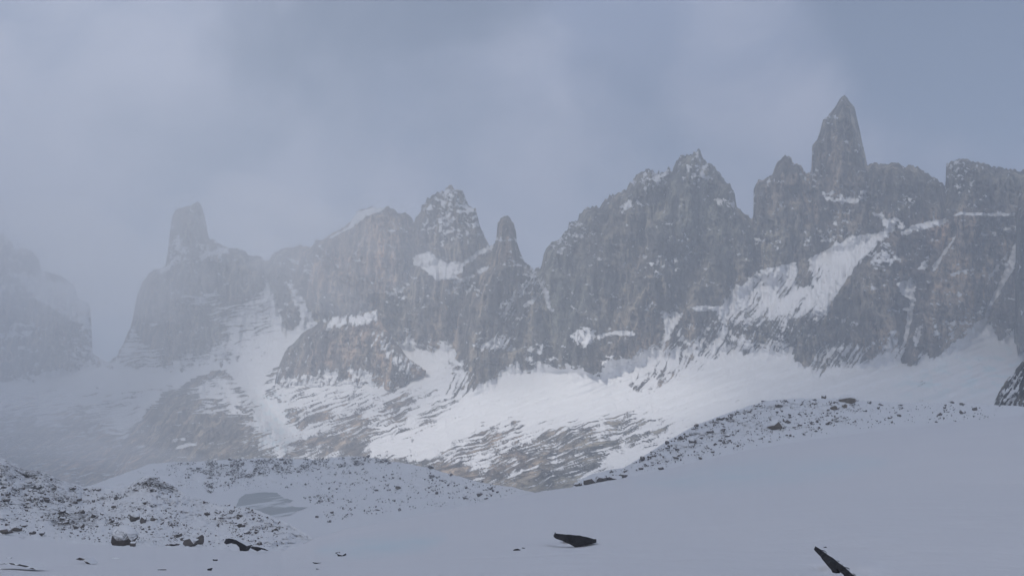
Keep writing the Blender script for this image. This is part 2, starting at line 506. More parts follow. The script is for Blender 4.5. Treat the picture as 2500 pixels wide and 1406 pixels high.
# snow cover, painted broad to narrow: (polygon, cover 0..1, soft edge px)
cont = line(CONTACT)(PX)
HUMP = [(285, 1240), (296, 1100), (310, 1062), (330, 1030), (348, 1018), (372, 985), (384, 982), (396, 960), (406, 954), (432, 953), (446, 944), (452, 934), (478, 922), (486, 915), (505, 911), (520, 904), (548, 903), (562, 910),
        (574, 930), (604, 965), (640, 1020), (690, 1080), (715, 1130), (705, 1240)]
PAINT = [
    # far left peak
    ([(20, 664), (110, 672), (190, 702), (216, 745), (222, 805), (205, 800), (150, 760), (95, 735), (55, 700)], 0.80, 16),
    ([(-300, 690), (0, 640), (20, 664), (60, 720), (0, 740), (-300, 780)], 0.35, 20),
    ([(30, 790), (90, 780), (90, 800), (20, 806)], 0.5, 9), ([(-20, 812), (80, 808), (60, 826), (-20, 826)], 0.6, 8),
    ([(150, 830), (226, 800), (262, 885), (180, 900)], 0.42, 15),
    # left tower
    ([(378, 668), (412, 648), (408, 640), (420, 652), (395, 668)], 0.9, 6),
    ([(412, 575), (450, 568), (462, 640), (420, 655), (408, 640)], 0.42, 10), ([(478, 582), (500, 600), (540, 606), (560, 618), (490, 628)], 0.62, 9),
    ([(430, 712), (470, 716), (530, 712), (536, 738), (490, 742), (440, 728)], 0.62, 14),
    ([(540, 770), (585, 745), (640, 712), (656, 690), (682, 755), (706, 815), (722, 832), (690, 862), (600, 884), (500, 905), (400, 905), (440, 870), (500, 850), (470, 790)], 0.66, 24),
    ([(640, 720), (655, 690), (676, 750), (706, 815), (726, 840), (700, 870), (620, 880), (600, 850), (660, 800)], 0.86, 12),
    ([(420, 800), (520, 770), (560, 800), (540, 842), (470, 862), (420, 850)], 0.20, 22), ([(300, 840), (325, 795), (345, 830), (400, 870), (380, 900), (280, 888)], 0.58, 12),
    ([(664, 690), (700, 690), (730, 760), (712, 805), (690, 770)], 0.08, 8),
    ([(698, 690), (708, 684), (742, 730), (772, 790), (752, 800), (722, 750)], 0.72, 7), ([(735, 775), (772, 790), (778, 820), (720, 830), (722, 800)], 0.9, 8),
    # snow capped wall and pyramid
    ([(795, 584), (850, 556), (868, 520), (905, 505), (946, 502), (930, 516), (890, 532), (858, 556), (812, 578)], 0.93, 5),
    ([(1030, 505), (1060, 478), (1100, 460), (1132, 475), (1166, 520), (1180, 575), (1150, 590), (1090, 560), (1040, 570), (1026, 540)], 0.36, 14),
    ([(1060, 475), (1100, 458), (1108, 500), (1062, 500)], 0.45, 10), ([(1075, 520), (1115, 520), (1110, 545), (1080, 545)], 0.55, 10),
    ([(1012, 620), (1045, 615), (1080, 632), (1130, 640), (1165, 612), (1205, 596), (1200, 612), (1165, 628), (1130, 650), (1108, 682), (1072, 688), (1030, 655), (1005, 650)], 0.90, 7),
    ([(1064, 625), (1120, 615), (1136, 632), (1090, 642)], 0.06, 6), ([(1108, 690), (1195, 645), (1190, 660), (1140, 686), (1110, 695)], 0.75, 6),
    ([(940, 700), (985, 690), (1000, 720), (975, 745), (945, 720)], 0.42, 12), ([(1200, 575), (1262, 580), (1262, 592), (1205, 592)], 0.34, 8),
    ([(1230, 720), (1285, 675), (1325, 670), (1335, 690), (1300, 700), (1250, 752), (1240, 790), (1205, 790)], 0.45, 13),
    ([(1318, 690), (1340, 710), (1347, 760), (1338, 752), (1328, 720)], 0.9, 5), ([(1278, 745), (1312, 720), (1305, 740), (1280, 752)], 0.85, 5),
    ([(1145, 845), (1190, 820), (1250, 822), (1248, 842), (1195, 862), (1165, 855)], 0.62, 12), ([(985, 842), (998, 812), (1018, 836), (1030, 848), (960, 850)], 0.84, 7),
    ([(1130, 880), (1160, 860), (1180, 930), (1145, 960)], 0.25, 10), ([(1100, 870), (1130, 880), (1150, 960), (1095, 960), (1070, 930)], 0.70, 12),
    # central massif
    ([(1390, 545), (1420, 545), (1440, 570), (1400, 600), (1370, 640), (1360, 610)], 0.36, 14), ([(1540, 445), (1580, 415), (1640, 415), (1630, 460), (1580, 470)], 0.36, 12),
    ([(1650, 400), (1710, 372), (1730, 420), (1750, 440), (1700, 460), (1660, 440)], 0.36, 12), ([(1510, 510), (1540, 485), (1545, 500), (1520, 520)], 0.8, 5),
    ([(1740, 480), (1780, 475), (1778, 498), (1742, 500)], 0.4, 8), ([(1395, 818), (1425, 798), (1455, 805), (1450, 830), (1430, 850), (1400, 836)], 0.82, 9),
    ([(1455, 818), (1510, 806), (1555, 808), (1545, 820), (1500, 818), (1460, 826)], 0.8, 4), ([(1290, 860), (1320, 832), (1350, 838), (1310, 870), (1290, 900)], 0.5, 9),
    ([(1612, 765), (1640, 752), (1665, 765), (1650, 800), (1632, 830), (1608, 850), (1622, 810)], 0.72, 8), ([(1655, 812), (1690, 830), (1710, 822), (1680, 846), (1655, 830)], 0.7, 5),
    # right hand wall and ledges
    ([(2005, 470), (2035, 462), (2060, 480), (2090, 482), (2112, 460), (2120, 452), (2112, 488), (2080, 498), (2045, 496), (2010, 485)], 0.66, 7),
    ([(1995, 570), (2030, 565), (2055, 595), (2040, 600), (2010, 590)], 0.5, 8), ([(1955, 570), (1975, 565), (1985, 600), (1968, 600)], 0.5, 7),
    ([(2130, 520), (2150, 515), (2172, 540), (2160, 552)], 0.62, 6), ([(1890, 590), (1900, 560), (1906, 600), (1896, 610)], 0.45, 7),
    ([(1975, 632), (2035, 600), (2090, 578), (2140, 568), (2168, 540), (2186, 518), (2196, 540), (2172, 575), (2120, 612), (2085, 660), (2040, 720), (2015, 770), (1990, 790), (1940, 800), (1900, 780), (1780, 800), (1745, 770), (1790, 705), (1850, 664), (1945, 643), (1968, 655)], 0.74, 9),
    ([(1978, 632), (2040, 600), (2100, 578), (2150, 568), (2120, 612), (2080, 650), (2030, 660), (1990, 650)], 0.97, 6), ([(2010, 640), (2080, 640), (2050, 710), (2000, 760), (1990, 720)], 0.85, 10),
    ([(1945, 643), (1970, 640), (1980, 660), (1985, 700), (1945, 700)], 0.22, 8),
    ([(1690, 752), (1715, 744), (1770, 748), (1800, 735), (1780, 752), (1750, 758), (1700, 762)], 0.97, 4), ([(1850, 662), (1890, 652), (1945, 640), (1935, 652), (1880, 664)], 0.96, 4),
    ([(1780, 760), (1860, 745), (1960, 780), (1930, 850), (1800, 860), (1700, 880), (1640, 880), (1700, 830)], 0.55, 16),
    ([(1790, 800), (1900, 790), (1920, 835), (1830, 830)], 0.28, 12), ([(1930, 780), (1985, 770), (2000, 820), (1945, 850), (1920, 835)], 0.18, 8),
    ([(2170, 575), (2186, 520), (2215, 556), (2190, 560)], 0.55, 6), ([(2195, 572), (2225, 552), (2270, 540), (2310, 532), (2318, 540), (2270, 556), (2215, 572)], 0.94, 4),
    ([(2320, 530), (2345, 517), (2400, 520), (2478, 520), (2476, 528), (2400, 527), (2350, 525)], 0.98, 2.5),
    ([(2110, 620), (2150, 590), (2180, 600), (2200, 640), (2140, 660), (2110, 640)], 0.48, 13),
    ([(2265, 610), (2278, 580), (2278, 610), (2258, 660), (2240, 655)], 0.6, 6), ([(2275, 650), (2290, 630), (2325, 585), (2335, 570), (2328, 590), (2300, 630), (2280, 665)], 0.85, 3),
    ([(2190, 690), (2225, 680), (2236, 700), (2230, 760), (2215, 830), (2202, 880), (2196, 870), (2212, 790), (2222, 730), (2200, 720)], 0.86, 5),
    ([(2235, 800), (2255, 790), (2240, 850), (2225, 845)], 0.6, 6), ([(2320, 670), (2350, 655), (2385, 655), (2360, 668), (2330, 675)], 0.62, 5),
    ([(2478, 590), (2486, 600), (2478, 650), (2450, 700), (2420, 750), (2408, 790), (2398, 790), (2410, 750), (2445, 680), (2468, 620)], 0.95, 4), ([(2415, 670), (2440, 640), (2465, 605), (2458, 630), (2425, 668), (2408, 700)], 0.72, 5),
    ([(2380, 780), (2398, 735), (2410, 738), (2400, 770)], 0.6, 5), ([(1970, 900), (1985, 850), (2040, 830), (2120, 840), (2190, 830), (2196, 870), (2130, 880), (2050, 900), (2010, 910)], 0.50, 16),
    ([(2120, 840), (2190, 800), (2195, 840), (2140, 860)], 0.5, 12), ([(2270, 790), (2300, 780), (2370, 775), (2360, 800), (2280, 830)], 0.40, 14),
    # aprons and lower slopes
    ([(1560, 850), (1680, 850), (1720, 880), (1640, 950), (1560, 975), (1500, 960), (1530, 910)], 0.78, 26),
    ([(1520, 940), (1600, 905), (1660, 900), (1640, 930), (1560, 962)], 0.52, 12),
    ([(-300, 1000), (0, 970), (200, 960), (400, 940), (300, 1040), (200, 1100), (300, 1240), (-300, 1240)], 0.62, 40),
    ([(-300, 1060), (0, 1030), (220, 1030), (320, 1080), (330, 1240), (-300, 1240)], 0.20, 45),
    (HUMP, 0.10, 9), ([(455, 960), (500, 930), (555, 918), (590, 960), (620, 1000), (540, 985)], 0.70, 16), ([(420, 1004), (500, 985), (600, 985), (640, 1030), (560, 1014), (470, 1012)], 0.46, 12),
    ([(560, 1030), (640, 1020), (690, 1090), (715, 1130), (640, 1130), (600, 1080)], 0.42, 22), ([(590, 960), (640, 1000), (720, 1090), (730, 1140), (690, 1150), (640, 1060)], 0.78, 22),
    ([(430, 1084), (482, 1079), (480, 1088), (430, 1095)], 0.72, 5), ([(400, 1120), (600, 1100), (700, 1150), (700, 1240), (300, 1240)], 0.22, 25),
    ([(640, 900), (690, 890), (700, 960), (690, 990), (650, 970)], 0.55, 12),
    ([(690, 930), (1000, 925), (1120, 960), (1130, 1000), (1000, 1060), (880, 1090), (720, 1090), (700, 1010)], 0.68, 30),
    ([(780, 1020), (880, 970), (1000, 980), (1100, 1010), (1020, 1060), (860, 1080), (760, 1070)], 0.57, 25),
    ([(700, 1000), (800, 985), (810, 1010), (740, 1040), (700, 1035)], 0.45, 12), ([(720, 1070), (830, 1050), (900, 1085), (880, 1120), (700, 1125)], 0.22, 20),
    ([(860, 1030), (910, 1040), (900, 1075), (850, 1070)], 0.25, 10), ([(1050, 1100), (1150, 1060), (1260, 1020), (1290, 1060), (1200, 1110), (1100, 1130)], 0.47, 25),
    ([(1000, 1110), (1120, 1120), (1250, 1190), (1200, 1240), (900, 1240), (900, 1120)], 0.26, 26),
    ([(1150, 1130), (1300, 1050), (1480, 1010), (1650, 1025), (1640, 1060), (1500, 1120), (1420, 1180), (1300, 1240), (1180, 1220)], 0.50, 24),
    ([(1180, 1150), (1300, 1085), (1420, 1050), (1500, 1080), (1430, 1160), (1320, 1240), (1200, 1240)], 0.36, 26), ([(1240, 1170), (1400, 1130), (1420, 1240), (1230, 1240)], 0.22, 20),
    ([(1085, 960), (1125, 930), (1145, 935), (1130, 975), (1090, 985)], 0.55, 10), ([(940, 985), (1010, 970), (1000, 990), (950, 1000)], 0.45, 8),
]


def paint_snow(X, Y):
    de = -0.03 + 0.28 * ss(fbm(X / 95, Y / 70, 3, 9), 0.06, 0.42) + 0.96 * ss(Y - line(CONTACT)(X) + 26 * fbm(X / 60, Y / 60, 3, 7), -16, 16)
    for poly, val, soft in PAINT:
        de = de + (val - de) * poly_mask(X, Y, poly, soft)
    return de


dens = paint_snow(PX, PY)

# streak direction weights
w55 = np.maximum(poly_mask(PX, PY, [(1480, 980), (1560, 840), (1740, 740), (1950, 620), (2130, 560), (2160, 600), (2040, 760), (1960, 920), (1700, 960)], 40),
                 poly_mask(PX, PY, [(1940, 940), (1990, 820), (2240, 780), (2300, 880), (2200, 920)], 30))
w55 = np.maximum(w55, poly_mask(PX, PY, [(1190, 800), (1290, 660), (1350, 680), (1300, 800), (1150, 980), (1080, 960)], 25))
w20 = ss(PY - cont, 5, 60) * (1 - w55)
w20 = np.maximum(w20, poly_mask(PX, PY, [(380, 740), (560, 700), (660, 700), (720, 840), (300, 920), (270, 880)], 25)) * (1 - w55)
w90 = np.clip(1 - w55 - w20, 0, 1)


def streak(angle, l1, l2, seed):
    """noise drawn out along a line that falls to the left at the given angle"""
    a = math.radians(angle)
    warp = 11 * fbm(PX / 80, PY / 60, 3, seed + 40)
    u = PX * math.cos(a) - PY * math.sin(a)
    w = PX * math.sin(a) + PY * math.cos(a) + warp
    return 0.85 * fbm(u / l1, w / l2, 4, seed, 0.70) + 0.3 * fbm(u / (l1 * 0.3), w / (l2 * 1.4), 4, seed + 7, 0.7)


iso = fbm(PX / 15, PY / 12, 4, 21, 0.7)
ang_low = line([(-300, 6), (500, 9), (900, 15), (1200, 21), (2800, 21)])
st20 = np.where(PX < 620, streak(8, 95, 4.6, 31), streak(20, 110, 4.6, 33))


def threads(angle, l1, l2, seed, width):
    a = math.radians(angle)
    u = PX * math.cos(a) - PY * math.sin(a) + 7 * fbm(PX / 30, PY / 30, 2, seed + 50)
    w = PX * math.sin(a) + PY * math.cos(a) + 5 * fbm(PX / 25, PY / 25, 2, seed + 60)
    return np.exp(-(pn(u / l1, w / l2, seed) / width) ** 2)


ledge = np.maximum(threads(24, 46, 15, 101, 0.07), threads(-38, 40, 17, 103, 0.06)) * ss(fbm(PX / 40, PY / 34, 3, 105), -0.05, 0.35)
snow_n = w55 * streak(57, 95, 6.0, 35) + w20 * st20 + w90 * (0.55 * iso + 0.45 * streak(66, 18, 9, 37))
snow_n = 0.80 * snow_n + (0.26 * w90 + 0.15 * (1 - w90)) * iso + 0.30 * fbm(PX / 55, PY / 45, 3, 55) + w90 * 0.34 * ledge

# depth: rock stands steep, snow lies back; integrated from the valley floor upwards on an even canvas
gx_, gy_ = np.arange(-280, 2785, 4.0), np.arange(190, 1242, 3.0)
CX, CY = np.meshgrid(gx_, gy_)
cdens = np.clip(paint_snow(CX, CY), 0.0, 1.0)
for _ in range(3):
    cdens = box_blur(box_blur(cdens, 27, 1), 9, 0)
c_low = line(CONTACT)(gx_)
for _ in range(3):
    c_low = box_blur(c_low[None], 35, 1)[0]
c_below = ss(CY - c_low[None], -30, 60)
cot = 0.30 + 1.05 * cdens ** 1.5 * (1 - c_below) + c_below * (1.25 + 1.3 * ss(CY, 950, 1130))
cot *= line([(-300, 1.4), (500, 1.1), (900, 1.0), (2800, 0.9)])(CX)
CD = np.zeros_like(CX)
CD[-1] = line([(-300, 2050), (0, 1930), (300, 1650), (600, 1330), (800, 1200), (1100, 1080), (1400, 990), (1800, 900), (2200, 840), (2800, 760)])(gx_)
for i in range(len(gy_) - 2, -1, -1):
    CD[i] = CD[i + 1] * (1 + 3.0 / F * cot[i])
for _ in range(3):
    CD = box_blur(box_blur(CD, 23, 1), 5, 0)


def canvas(A, x, y):
    u = np.clip((x - gx_[0]) / 4.0, 0, len(gx_) - 1.001)
    v = np.clip((y - gy_[0]) / 3.0, 0, len(gy_) - 1.001)
    i, j = v.astype(int), u.astype(int)
    fv, fu = v - i, u - j
    return (A[i, j] * (1 - fu) + A[i, j + 1] * fu) * (1 - fv) + (A[i + 1, j] * (1 - fu) + A[i + 1, j + 1] * fu) * fv


D = canvas(CD, PX, PY)
smooth_dens = canvas(cdens, PX, PY)

near = PY - sky_y[None] < 260
dist = np.full(PX.shape, 999.0)
sl = list(zip(cx[::3], sky_y[::3]))
xs_n, ys_n = PX[near], PY[near]
dd = np.full(xs_n.shape, 999.0)
colx = np.array([p[0] for p in sl])
ordr = np.argsort(xs_n, kind='stable')
xs_s, ys_s = xs_n[ordr], ys_n[ordr]
dsrt = np.full(xs_s.shape, 999.0)
for (x0, y0), (x1, y1) in zip(sl[:-1], sl[1:]):
    lo, hi = np.searchsorted(xs_s, x0 - 60), np.searchsorted(xs_s, x1 + 60)
    X, Y = xs_s[lo:hi], ys_s[lo:hi]
    vx, vy = x1 - x0, y1 - y0
    t = np.clip(((X - x0) * vx + (Y - y0) * vy) / (vx * vx + vy * vy + 1e-9), 0, 1)
    dsrt[lo:hi] = np.minimum(dsrt[lo:hi], np.hypot(X - x0 - t * vx, Y - y0 - t * vy))
dd[ordr] = dsrt
dist[near] = dd
t = np.clip(dist / 44.0, 0, 1)
D = D + 46 * (1 - np.sqrt(1 - (1 - t) ** 2 * 0.999)) * D / 1500

# spurs (negative: towards the viewer) and gullies (positive)
FEAT = [([(1318, 662), (1330, 740), (1350, 850)], 14, 26), ([(1838, 540), (1850, 640)], 12, 30), ([(1978, 425), (1990, 520), (2010, 620)], 16, 24),
        ([(2118, 410), (2125, 520), (2140, 570)], 14, 22), ([(2309, 455), (2306, 540)], 10, 34), ([(1010, 545), (1000, 640), (960, 800)], 18, 34),
        ([(1195, 600), (1130, 720), (1100, 850)], 26, 44), ([(1236, 530), (1240, 640), (1180, 800), (1150, 930)], 40, -40), ([(1700, 375), (1650, 560), (1560, 760), (1430, 900)], 60, -46),
        ([(1590, 415), (1500, 600), (1400, 860)], 45, -30), ([(1640, 420), (1560, 600), (1470, 850)], 26, 26), ([(1780, 450), (1800, 600), (1690, 750)], 30, -24),
        ([(1730, 400), (1720, 600), (1640, 760)], 24, 24), ([(1917, 385), (1920, 560), (1890, 650)], 36, -26), ([(2063, 235), (2050, 460)], 40, -30),
        ([(2220, 410), (2220, 540)], 40, -18), ([(2400, 405), (2420, 510)], 50, -24), ([(2230, 690), (2205, 880)], 14, 20), ([(2480, 590), (2405, 790)], 15, 26),
        ([(2330, 560), (2280, 660)], 12, 16), ([(2150, 640), (2100, 830)], 50, -40), ([(2340, 540), (2330, 800)], 55, -36), ([(900, 515), (880, 640), (860, 780)], 60, -36),
        ([(760, 610), (790, 760)], 40, -20), ([(455, 510), (440, 640), (400, 860)], 45, -60), ([(560, 610), (600, 740)], 40, -40), ([(60, 610), (120, 760), (100, 900)], 60, -70),
        ([(660, 690), (705, 815)], 10, 30), ([(705, 690), (772, 790)], 9, -22), ([(1985, 800), (1925, 850)], 12, 12), ([(1100, 470), (1090, 600)], 34, -26)]
for pts, wd, am in FEAT:
    d = seg_dist(PX, PY, pts)
    D = D + am * np.exp(-(d / wd) ** 2)

D = D - 95 * poly_mask(PX, PY, HUMP, 34) ** 0.8 - 40 * poly_mask(PX, PY, [(380, 985), (430, 955), (540, 990), (500, 1100), (420, 1120)], 40)
rockness = 1 - ss(smooth_dens, 0.35, 0.85)
hump_m = poly_mask(PX, PY, HUMP, 20)
rockness = np.maximum(rockness, 0.8 * hump_m)
below = ss(PY - cont, -10, 50) * (1 - 0.7 * hump_m)
k = D / 1500.0
relief = 52 * ridged(PX / 120, PY / 300, 3, 61) + 40 * ridged(PX / 36, PY / 150, 3, 64, 0.6) + 11 * fbm(PX / 15, PY / 30, 3, 68, 0.6) + 15 * fbm(PX / 55, PY / 40, 4, 70) + 9 * ridged((PX + 0.5 * PY) / 34, (PY - 0.5 * PX) / 13, 3, 72, 0.6)
strata = fbm((PX * 0.94 - PY * 0.34) / 160, (PX * 0.34 + PY * 0.94) / 17, 3, 75, 0.55)
steps = 2.6 * pn(PX / 60, PY / 9, 77)
relief = relief * (0.25 + 0.75 * rockness) * (1 - 0.75 * below) + steps * rockness + below * 14 * strata * (1 - smooth_dens * 0.55)
# big flat rows right below the summit line keep their place
relief = relief * (0.35 + 0.65 * ss(dist, 0, 20))
D = D - relief * k

# snow catches on ledges (where the surface lies back) and is missing from the steepest steps
dDy = np.gradient(D, axis=0) / np.maximum(np.gradient(PY, axis=0), 0.2)
lay = -dDy * F / D
lay = np.clip(lay / 4.0, -0.6, 1.0)
edge = 1 - ss(dist, 0, 16)
snow = dens + 0.85 * snow_n * (1 - 0.25 * ss(dens, 0.88, 0.98)) + 0.30 * (lay - box_blur(lay, 25, 0)) * (1 - below) * (1 - ss(dens, 0.45, 0.75)) + 0.05 * edge * rockness
ice = poly_mask(PX, PY, [(2180, 950), (2250, 905), (2360, 870), (2470, 850), (2500, 900), (2430, 950), (2300, 965)], 40) * 0.6 * ss(fbm(PX / 40, PY / 16, 3, 81), -0.05, 0.35)
ice = np.maximum(ice, 0.5 * poly_mask(PX, PY, [(620, 960), (680, 960), (716, 1060), (712, 1120), (640, 1110)], 30) * ss(fbm(PX / 14, PY / 14, 3, 83), -0.1, 0.4))
warm = 0.42 + 0 * PX
for poly, val, soft in [([(690, 560), (960, 510), (1010, 560), (980, 700), (900, 760), (760, 740)], 0.85, 40), ([(1330, 540), (1700, 400), (1840, 560), (1700, 760), (1400, 900), (1320, 800)], 0.22, 50),
                        ([(1840, 440), (2100, 240), (2320, 420), (2300, 540), (1860, 640)], 0.45, 40), ([(2100, 560), (2500, 520), (2500, 860), (2000, 900)], 0.35, 30),
                        ([(1020, 1040), (1280, 1010), (1280, 1130), (1050, 1180)], 0.75, 40), ([(700, 960), (950, 960), (950, 1120), (700, 1130)], 0.65, 40),
                        ([(150, 1040), (350, 1000), (350, 1240), (100, 1240)], 0.9, 50), ([(2240, 540), (2330, 530), (2300, 600), (2250, 620)], 0.9, 20), ([(1215, 535), (1262, 540), (1270, 640), (1205, 640)], 0.8, 15)]:
    warm = warm + (val - warm) * poly_mask(PX, PY, poly, soft)

P = point(PX, PY, D)
# the far side of the crest
back = []
for kx in range(1, 13):
    b_ = P[0].copy()
    kk = kx ** 1.55
    dy = 7.0 * kk * (1 + 0.3 * pn(cx / 15, cx * 0 + kx, 91))
    b_[:, 0] *= 1 + dy / b_[:, 1]
    b_[:, 1] += dy
    b_[:, 2] -= (5.0 * kk + 1.5 * kx * np.abs(pn(cx / 18, cx * 0 + kx * 0.7, 93)) * 4) * 1.6
    back.append(b_)
back = np.array(back[::-1])
full = np.concatenate([back, P], 0)


def ext(a):
    return np.concatenate([np.repeat(a[:1], 12, 0), a], 0)


A_ = {'snow': ext(snow), 'ice': ext(ice), 'warm': ext(warm)}
QX = np.concatenate([np.repeat(PX[:1], 12, 0), PX], 0)
QY = np.concatenate([np.repeat(PY[:1], 12, 0), PY], 0)
fx, fy = QX[:-1, :-1], QY[:-1, :-1]
fc = line(CONTACT)(fx) + 14 * fbm(fx / 40, fy / 40, 2, 7)
region = np.zeros(fx.shape, int)                     # snow slopes below the cliffs
up = fy < fc
region[up] = 1
wob = 8 * pn(fy / 40, fx * 0, 97)
region[up & (fx + wob > 255)] = 2
region[up & (fx + wob - (fy - 640) * 0.72 > 660)] = 3
region[up & (fx + wob > 1010) & (fx - wob + (fy - 600) * 0.45 < 1196 + 60)] = 4
region[up & (fx + wob + (fy - 600) * 0.45 >= 1196) & (fx + wob > 1020)] = 5
region[up & (fx + wob - (fy - 660) * 0.16 > 1318)] = 6
lo_edge = line([(1600, 900), (1690, 752), (1760, 750), (1800, 705), (1850, 664), (1945, 642), (1980, 632), (2040, 600), (2100, 578), (2150, 566), (2186, 520), (2210, 556), (2310, 530), (2345, 518), (2800, 520)])(fx)
region[up & (fx + wob * 0.5 > 1838)] = 7
region[up & (fx > 1600) & (fy > lo_edge)] = 8
region[up & (fx > 1979) & (fx < 2121) & (fy < 470) ] = 9
region[up & (fx > 2309) & (fy < 522)] = 10
region[inside(fx + wob * 0.3, fy, HUMP)] = 11
NAMES = [('mountain_snow_slope', 'broad snow slopes and slabby rock running along the foot of the cliffs'),
         ('mountain', 'hazy snow-shouldered peak at the far left edge'),
         ('mountain', 'misty massif with a blunt square tower, second peak from the left'),
         ('mountain', 'brown rock wall with a snow-capped sloping crest'),
         ('mountain', 'pyramid peak dusted with snow above a white snow bowl'),
         ('mountain', 'slender finger-like spire and its buttress beside the pyramid peak'),
         ('mountain', 'broad jagged grey-green massif in the middle of the range'),
         ('mountain', 'rock wall with a small stub tower and rounded shoulder below the tall spire'),
         ('mountain', 'dark lower cliff with slanting snow bands and couloirs at the right'),
         ('mountain', 'tall pointed spire, the highest summit of the range'),
         ('mountain', 'flat-topped rock wall at the far right of the crest'),
         ('rock_hump', 'dark rounded rock hump half hidden by mist at the lower left of the slopes')]
for i, (nm, lab) in enumerate(NAMES):
    fm = region == i
    if fm.any():
        o = mesh_obj(nm, grid_mesh(nm, full, A_, fm), M_MTN)
        tag(o, lab, {'mountain': 'mountain', 'rock_hump': 'outcrop'}.get(nm, 'snow slope'), kind='structure')
MW_D = D


def wall_D(px, py):
    """depth of the wall at a photograph pixel"""
    j = int(np.clip(np.searchsorted(cx, px), 0, NX - 1))
    return float(np.interp(py, PY[:, j], MW_D[:, j]))


# ------------------------------------------------------------------ outcrops that stand in front of the wall
def outcrop(name, label, skyl, bottom, x0, x1, d_top, d_bot, paint, base, nx=300, nr=150, rnd=40, rough=1.0, seed=200, warm_v=0.5, streak_a=70, contact=None, round_w=40):
    c = np.linspace(x0, x1, nx)
    sy = line(skyl)(c) - rough * (2.2 * pn(c / 17, c * 0, seed) + 2.0 * ridged(c / 8, c * 0 + 1.7, 2, seed + 1))
    by = line(bottom)(c)
    by = np.maximum(by, sy + 2)
    v = np.linspace(0, 1, nr)
    X = np.repeat(c[None], nr, 0)
    Y = sy[None] + (by - sy)[None] * v[:, None]
    de = base + 0 * X
    for poly, val, soft in paint:
        de = de + (val - de) * poly_mask(X, Y, poly, soft)
    a = math.radians(streak_a)
    n_ = fbm((X * math.cos(a) - Y * math.sin(a)) / 26, (X * math.sin(a) + Y * math.cos(a)) / 6.5, 3, seed + 5, 0.6)
    iso_ = fbm(X / 12, Y / 11, 3, seed + 9, 0.6)
    sn = de + 0.85 * (0.7 * n_ + 0.45 * iso_)
    Dt, Db = line(d_top)(X), line(d_bot)(X)
    Dd = Dt + (Db - Dt) * v[:, None] ** 0.9
    dist_ = seg_dist(X, Y, list(zip(c[::3], sy[::3])))
    tt = np.clip(dist_ / round_w, 0, 1)
    Dd = Dd + rnd * (1 - np.sqrt(1 - (1 - tt) ** 2 * 0.999))
    kk = Dd / 1500.0
    Dd = Dd - rough * kk * (22 * ridged(X / 80, Y / 120, 3, seed + 13) + 7 * fbm(X / 18, Y / 30, 4, seed + 15, 0.6) + 3 * pn(X / 40, Y / 8, seed + 17)) * (0.3 + 0.7 * ss(dist_, 0, 18))
    Q = point(X, Y, Dd)
    bk = []
    for i in range(1, 11):
        b_ = Q[0].copy()
        q = i ** 1.5
        b_[:, 0] *= 1 + 6 * q * kk[0] / b_[:, 1]
        b_[:, 1] += 6 * q * kk[0]
        b_[:, 2] -= 5 * q * kk[0]
        bk.append(b_)
    Q = np.concatenate([np.array(bk[::-1]), Q], 0)
    e = lambda z: np.concatenate([np.repeat(z[:1], 10, 0), z], 0)
    at = {'snow': e(sn), 'ice': e(sn * 0), 'warm': e(warm_v + 0.5 * fbm(X / 60, Y / 60, 2, seed + 21))}
    o = mesh_obj(name, grid_mesh(name, Q, at), M_MTN)
    return tag(o, label, 'outcrop', kind='structure')


def along(pts, off, off2=None):
    """depth line just in front of the wall at these pixels"""
    off2 = off if off2 is None else off2
    return [(x, wall_D(x, y) - off - (off2 - off) * (x - pts[0][0]) / (pts[-1][0] - pts[0][0])) for x, y in pts]


# round knob below the snow-capped wall
outcrop('rock_knob', 'round brown rock knob with a snow-dusted top in front of the wall',
        [(672, 925), (684, 885), (694, 862), (704, 848), (716, 838), (740, 812), (775, 792), (790, 776), (830, 772), (880, 766), (922, 756), (924, 772), (940, 800), (960, 825), (990, 868), (1016, 890), (1040, 905)],
        [(672, 935), (700, 945), (760, 945), (850, 940), (900, 945), (960, 955), (1010, 925), (1040, 912)], 672, 1040,
        along([(672, 925), (720, 880), (800, 860), (900, 860), (980, 890), (1040, 905)], 60),
        along([(672, 935), (760, 940), (850, 935), (960, 945), (1040, 912)], -6),
        [([(792, 782), (830, 772), (880, 768), (922, 758), (918, 778), (890, 796), (850, 790), (800, 806)], 0.82, 12), ([(900, 800), (925, 810), (1016, 890), (1000, 930), (960, 890), (920, 840)], 0.52, 14),
         ([(672, 905), (690, 890), (700, 945), (672, 945)], 0.5, 8), ([(740, 850), (860, 830), (880, 900), (760, 905)], 0.05, 15),
         ([(780, 910), (870, 895), (930, 920), (960, 960), (700, 960), (700, 925)], 0.7, 12), ([(820, 905), (850, 900), (860, 920), (830, 925)], 0.1, 6), ([(925, 915), (960, 930), (950, 955), (915, 940)], 0.35, 8)],
        0.13, seed=210, warm_v=0.6, rnd=40, rough=1.9, nx=380, nr=200)
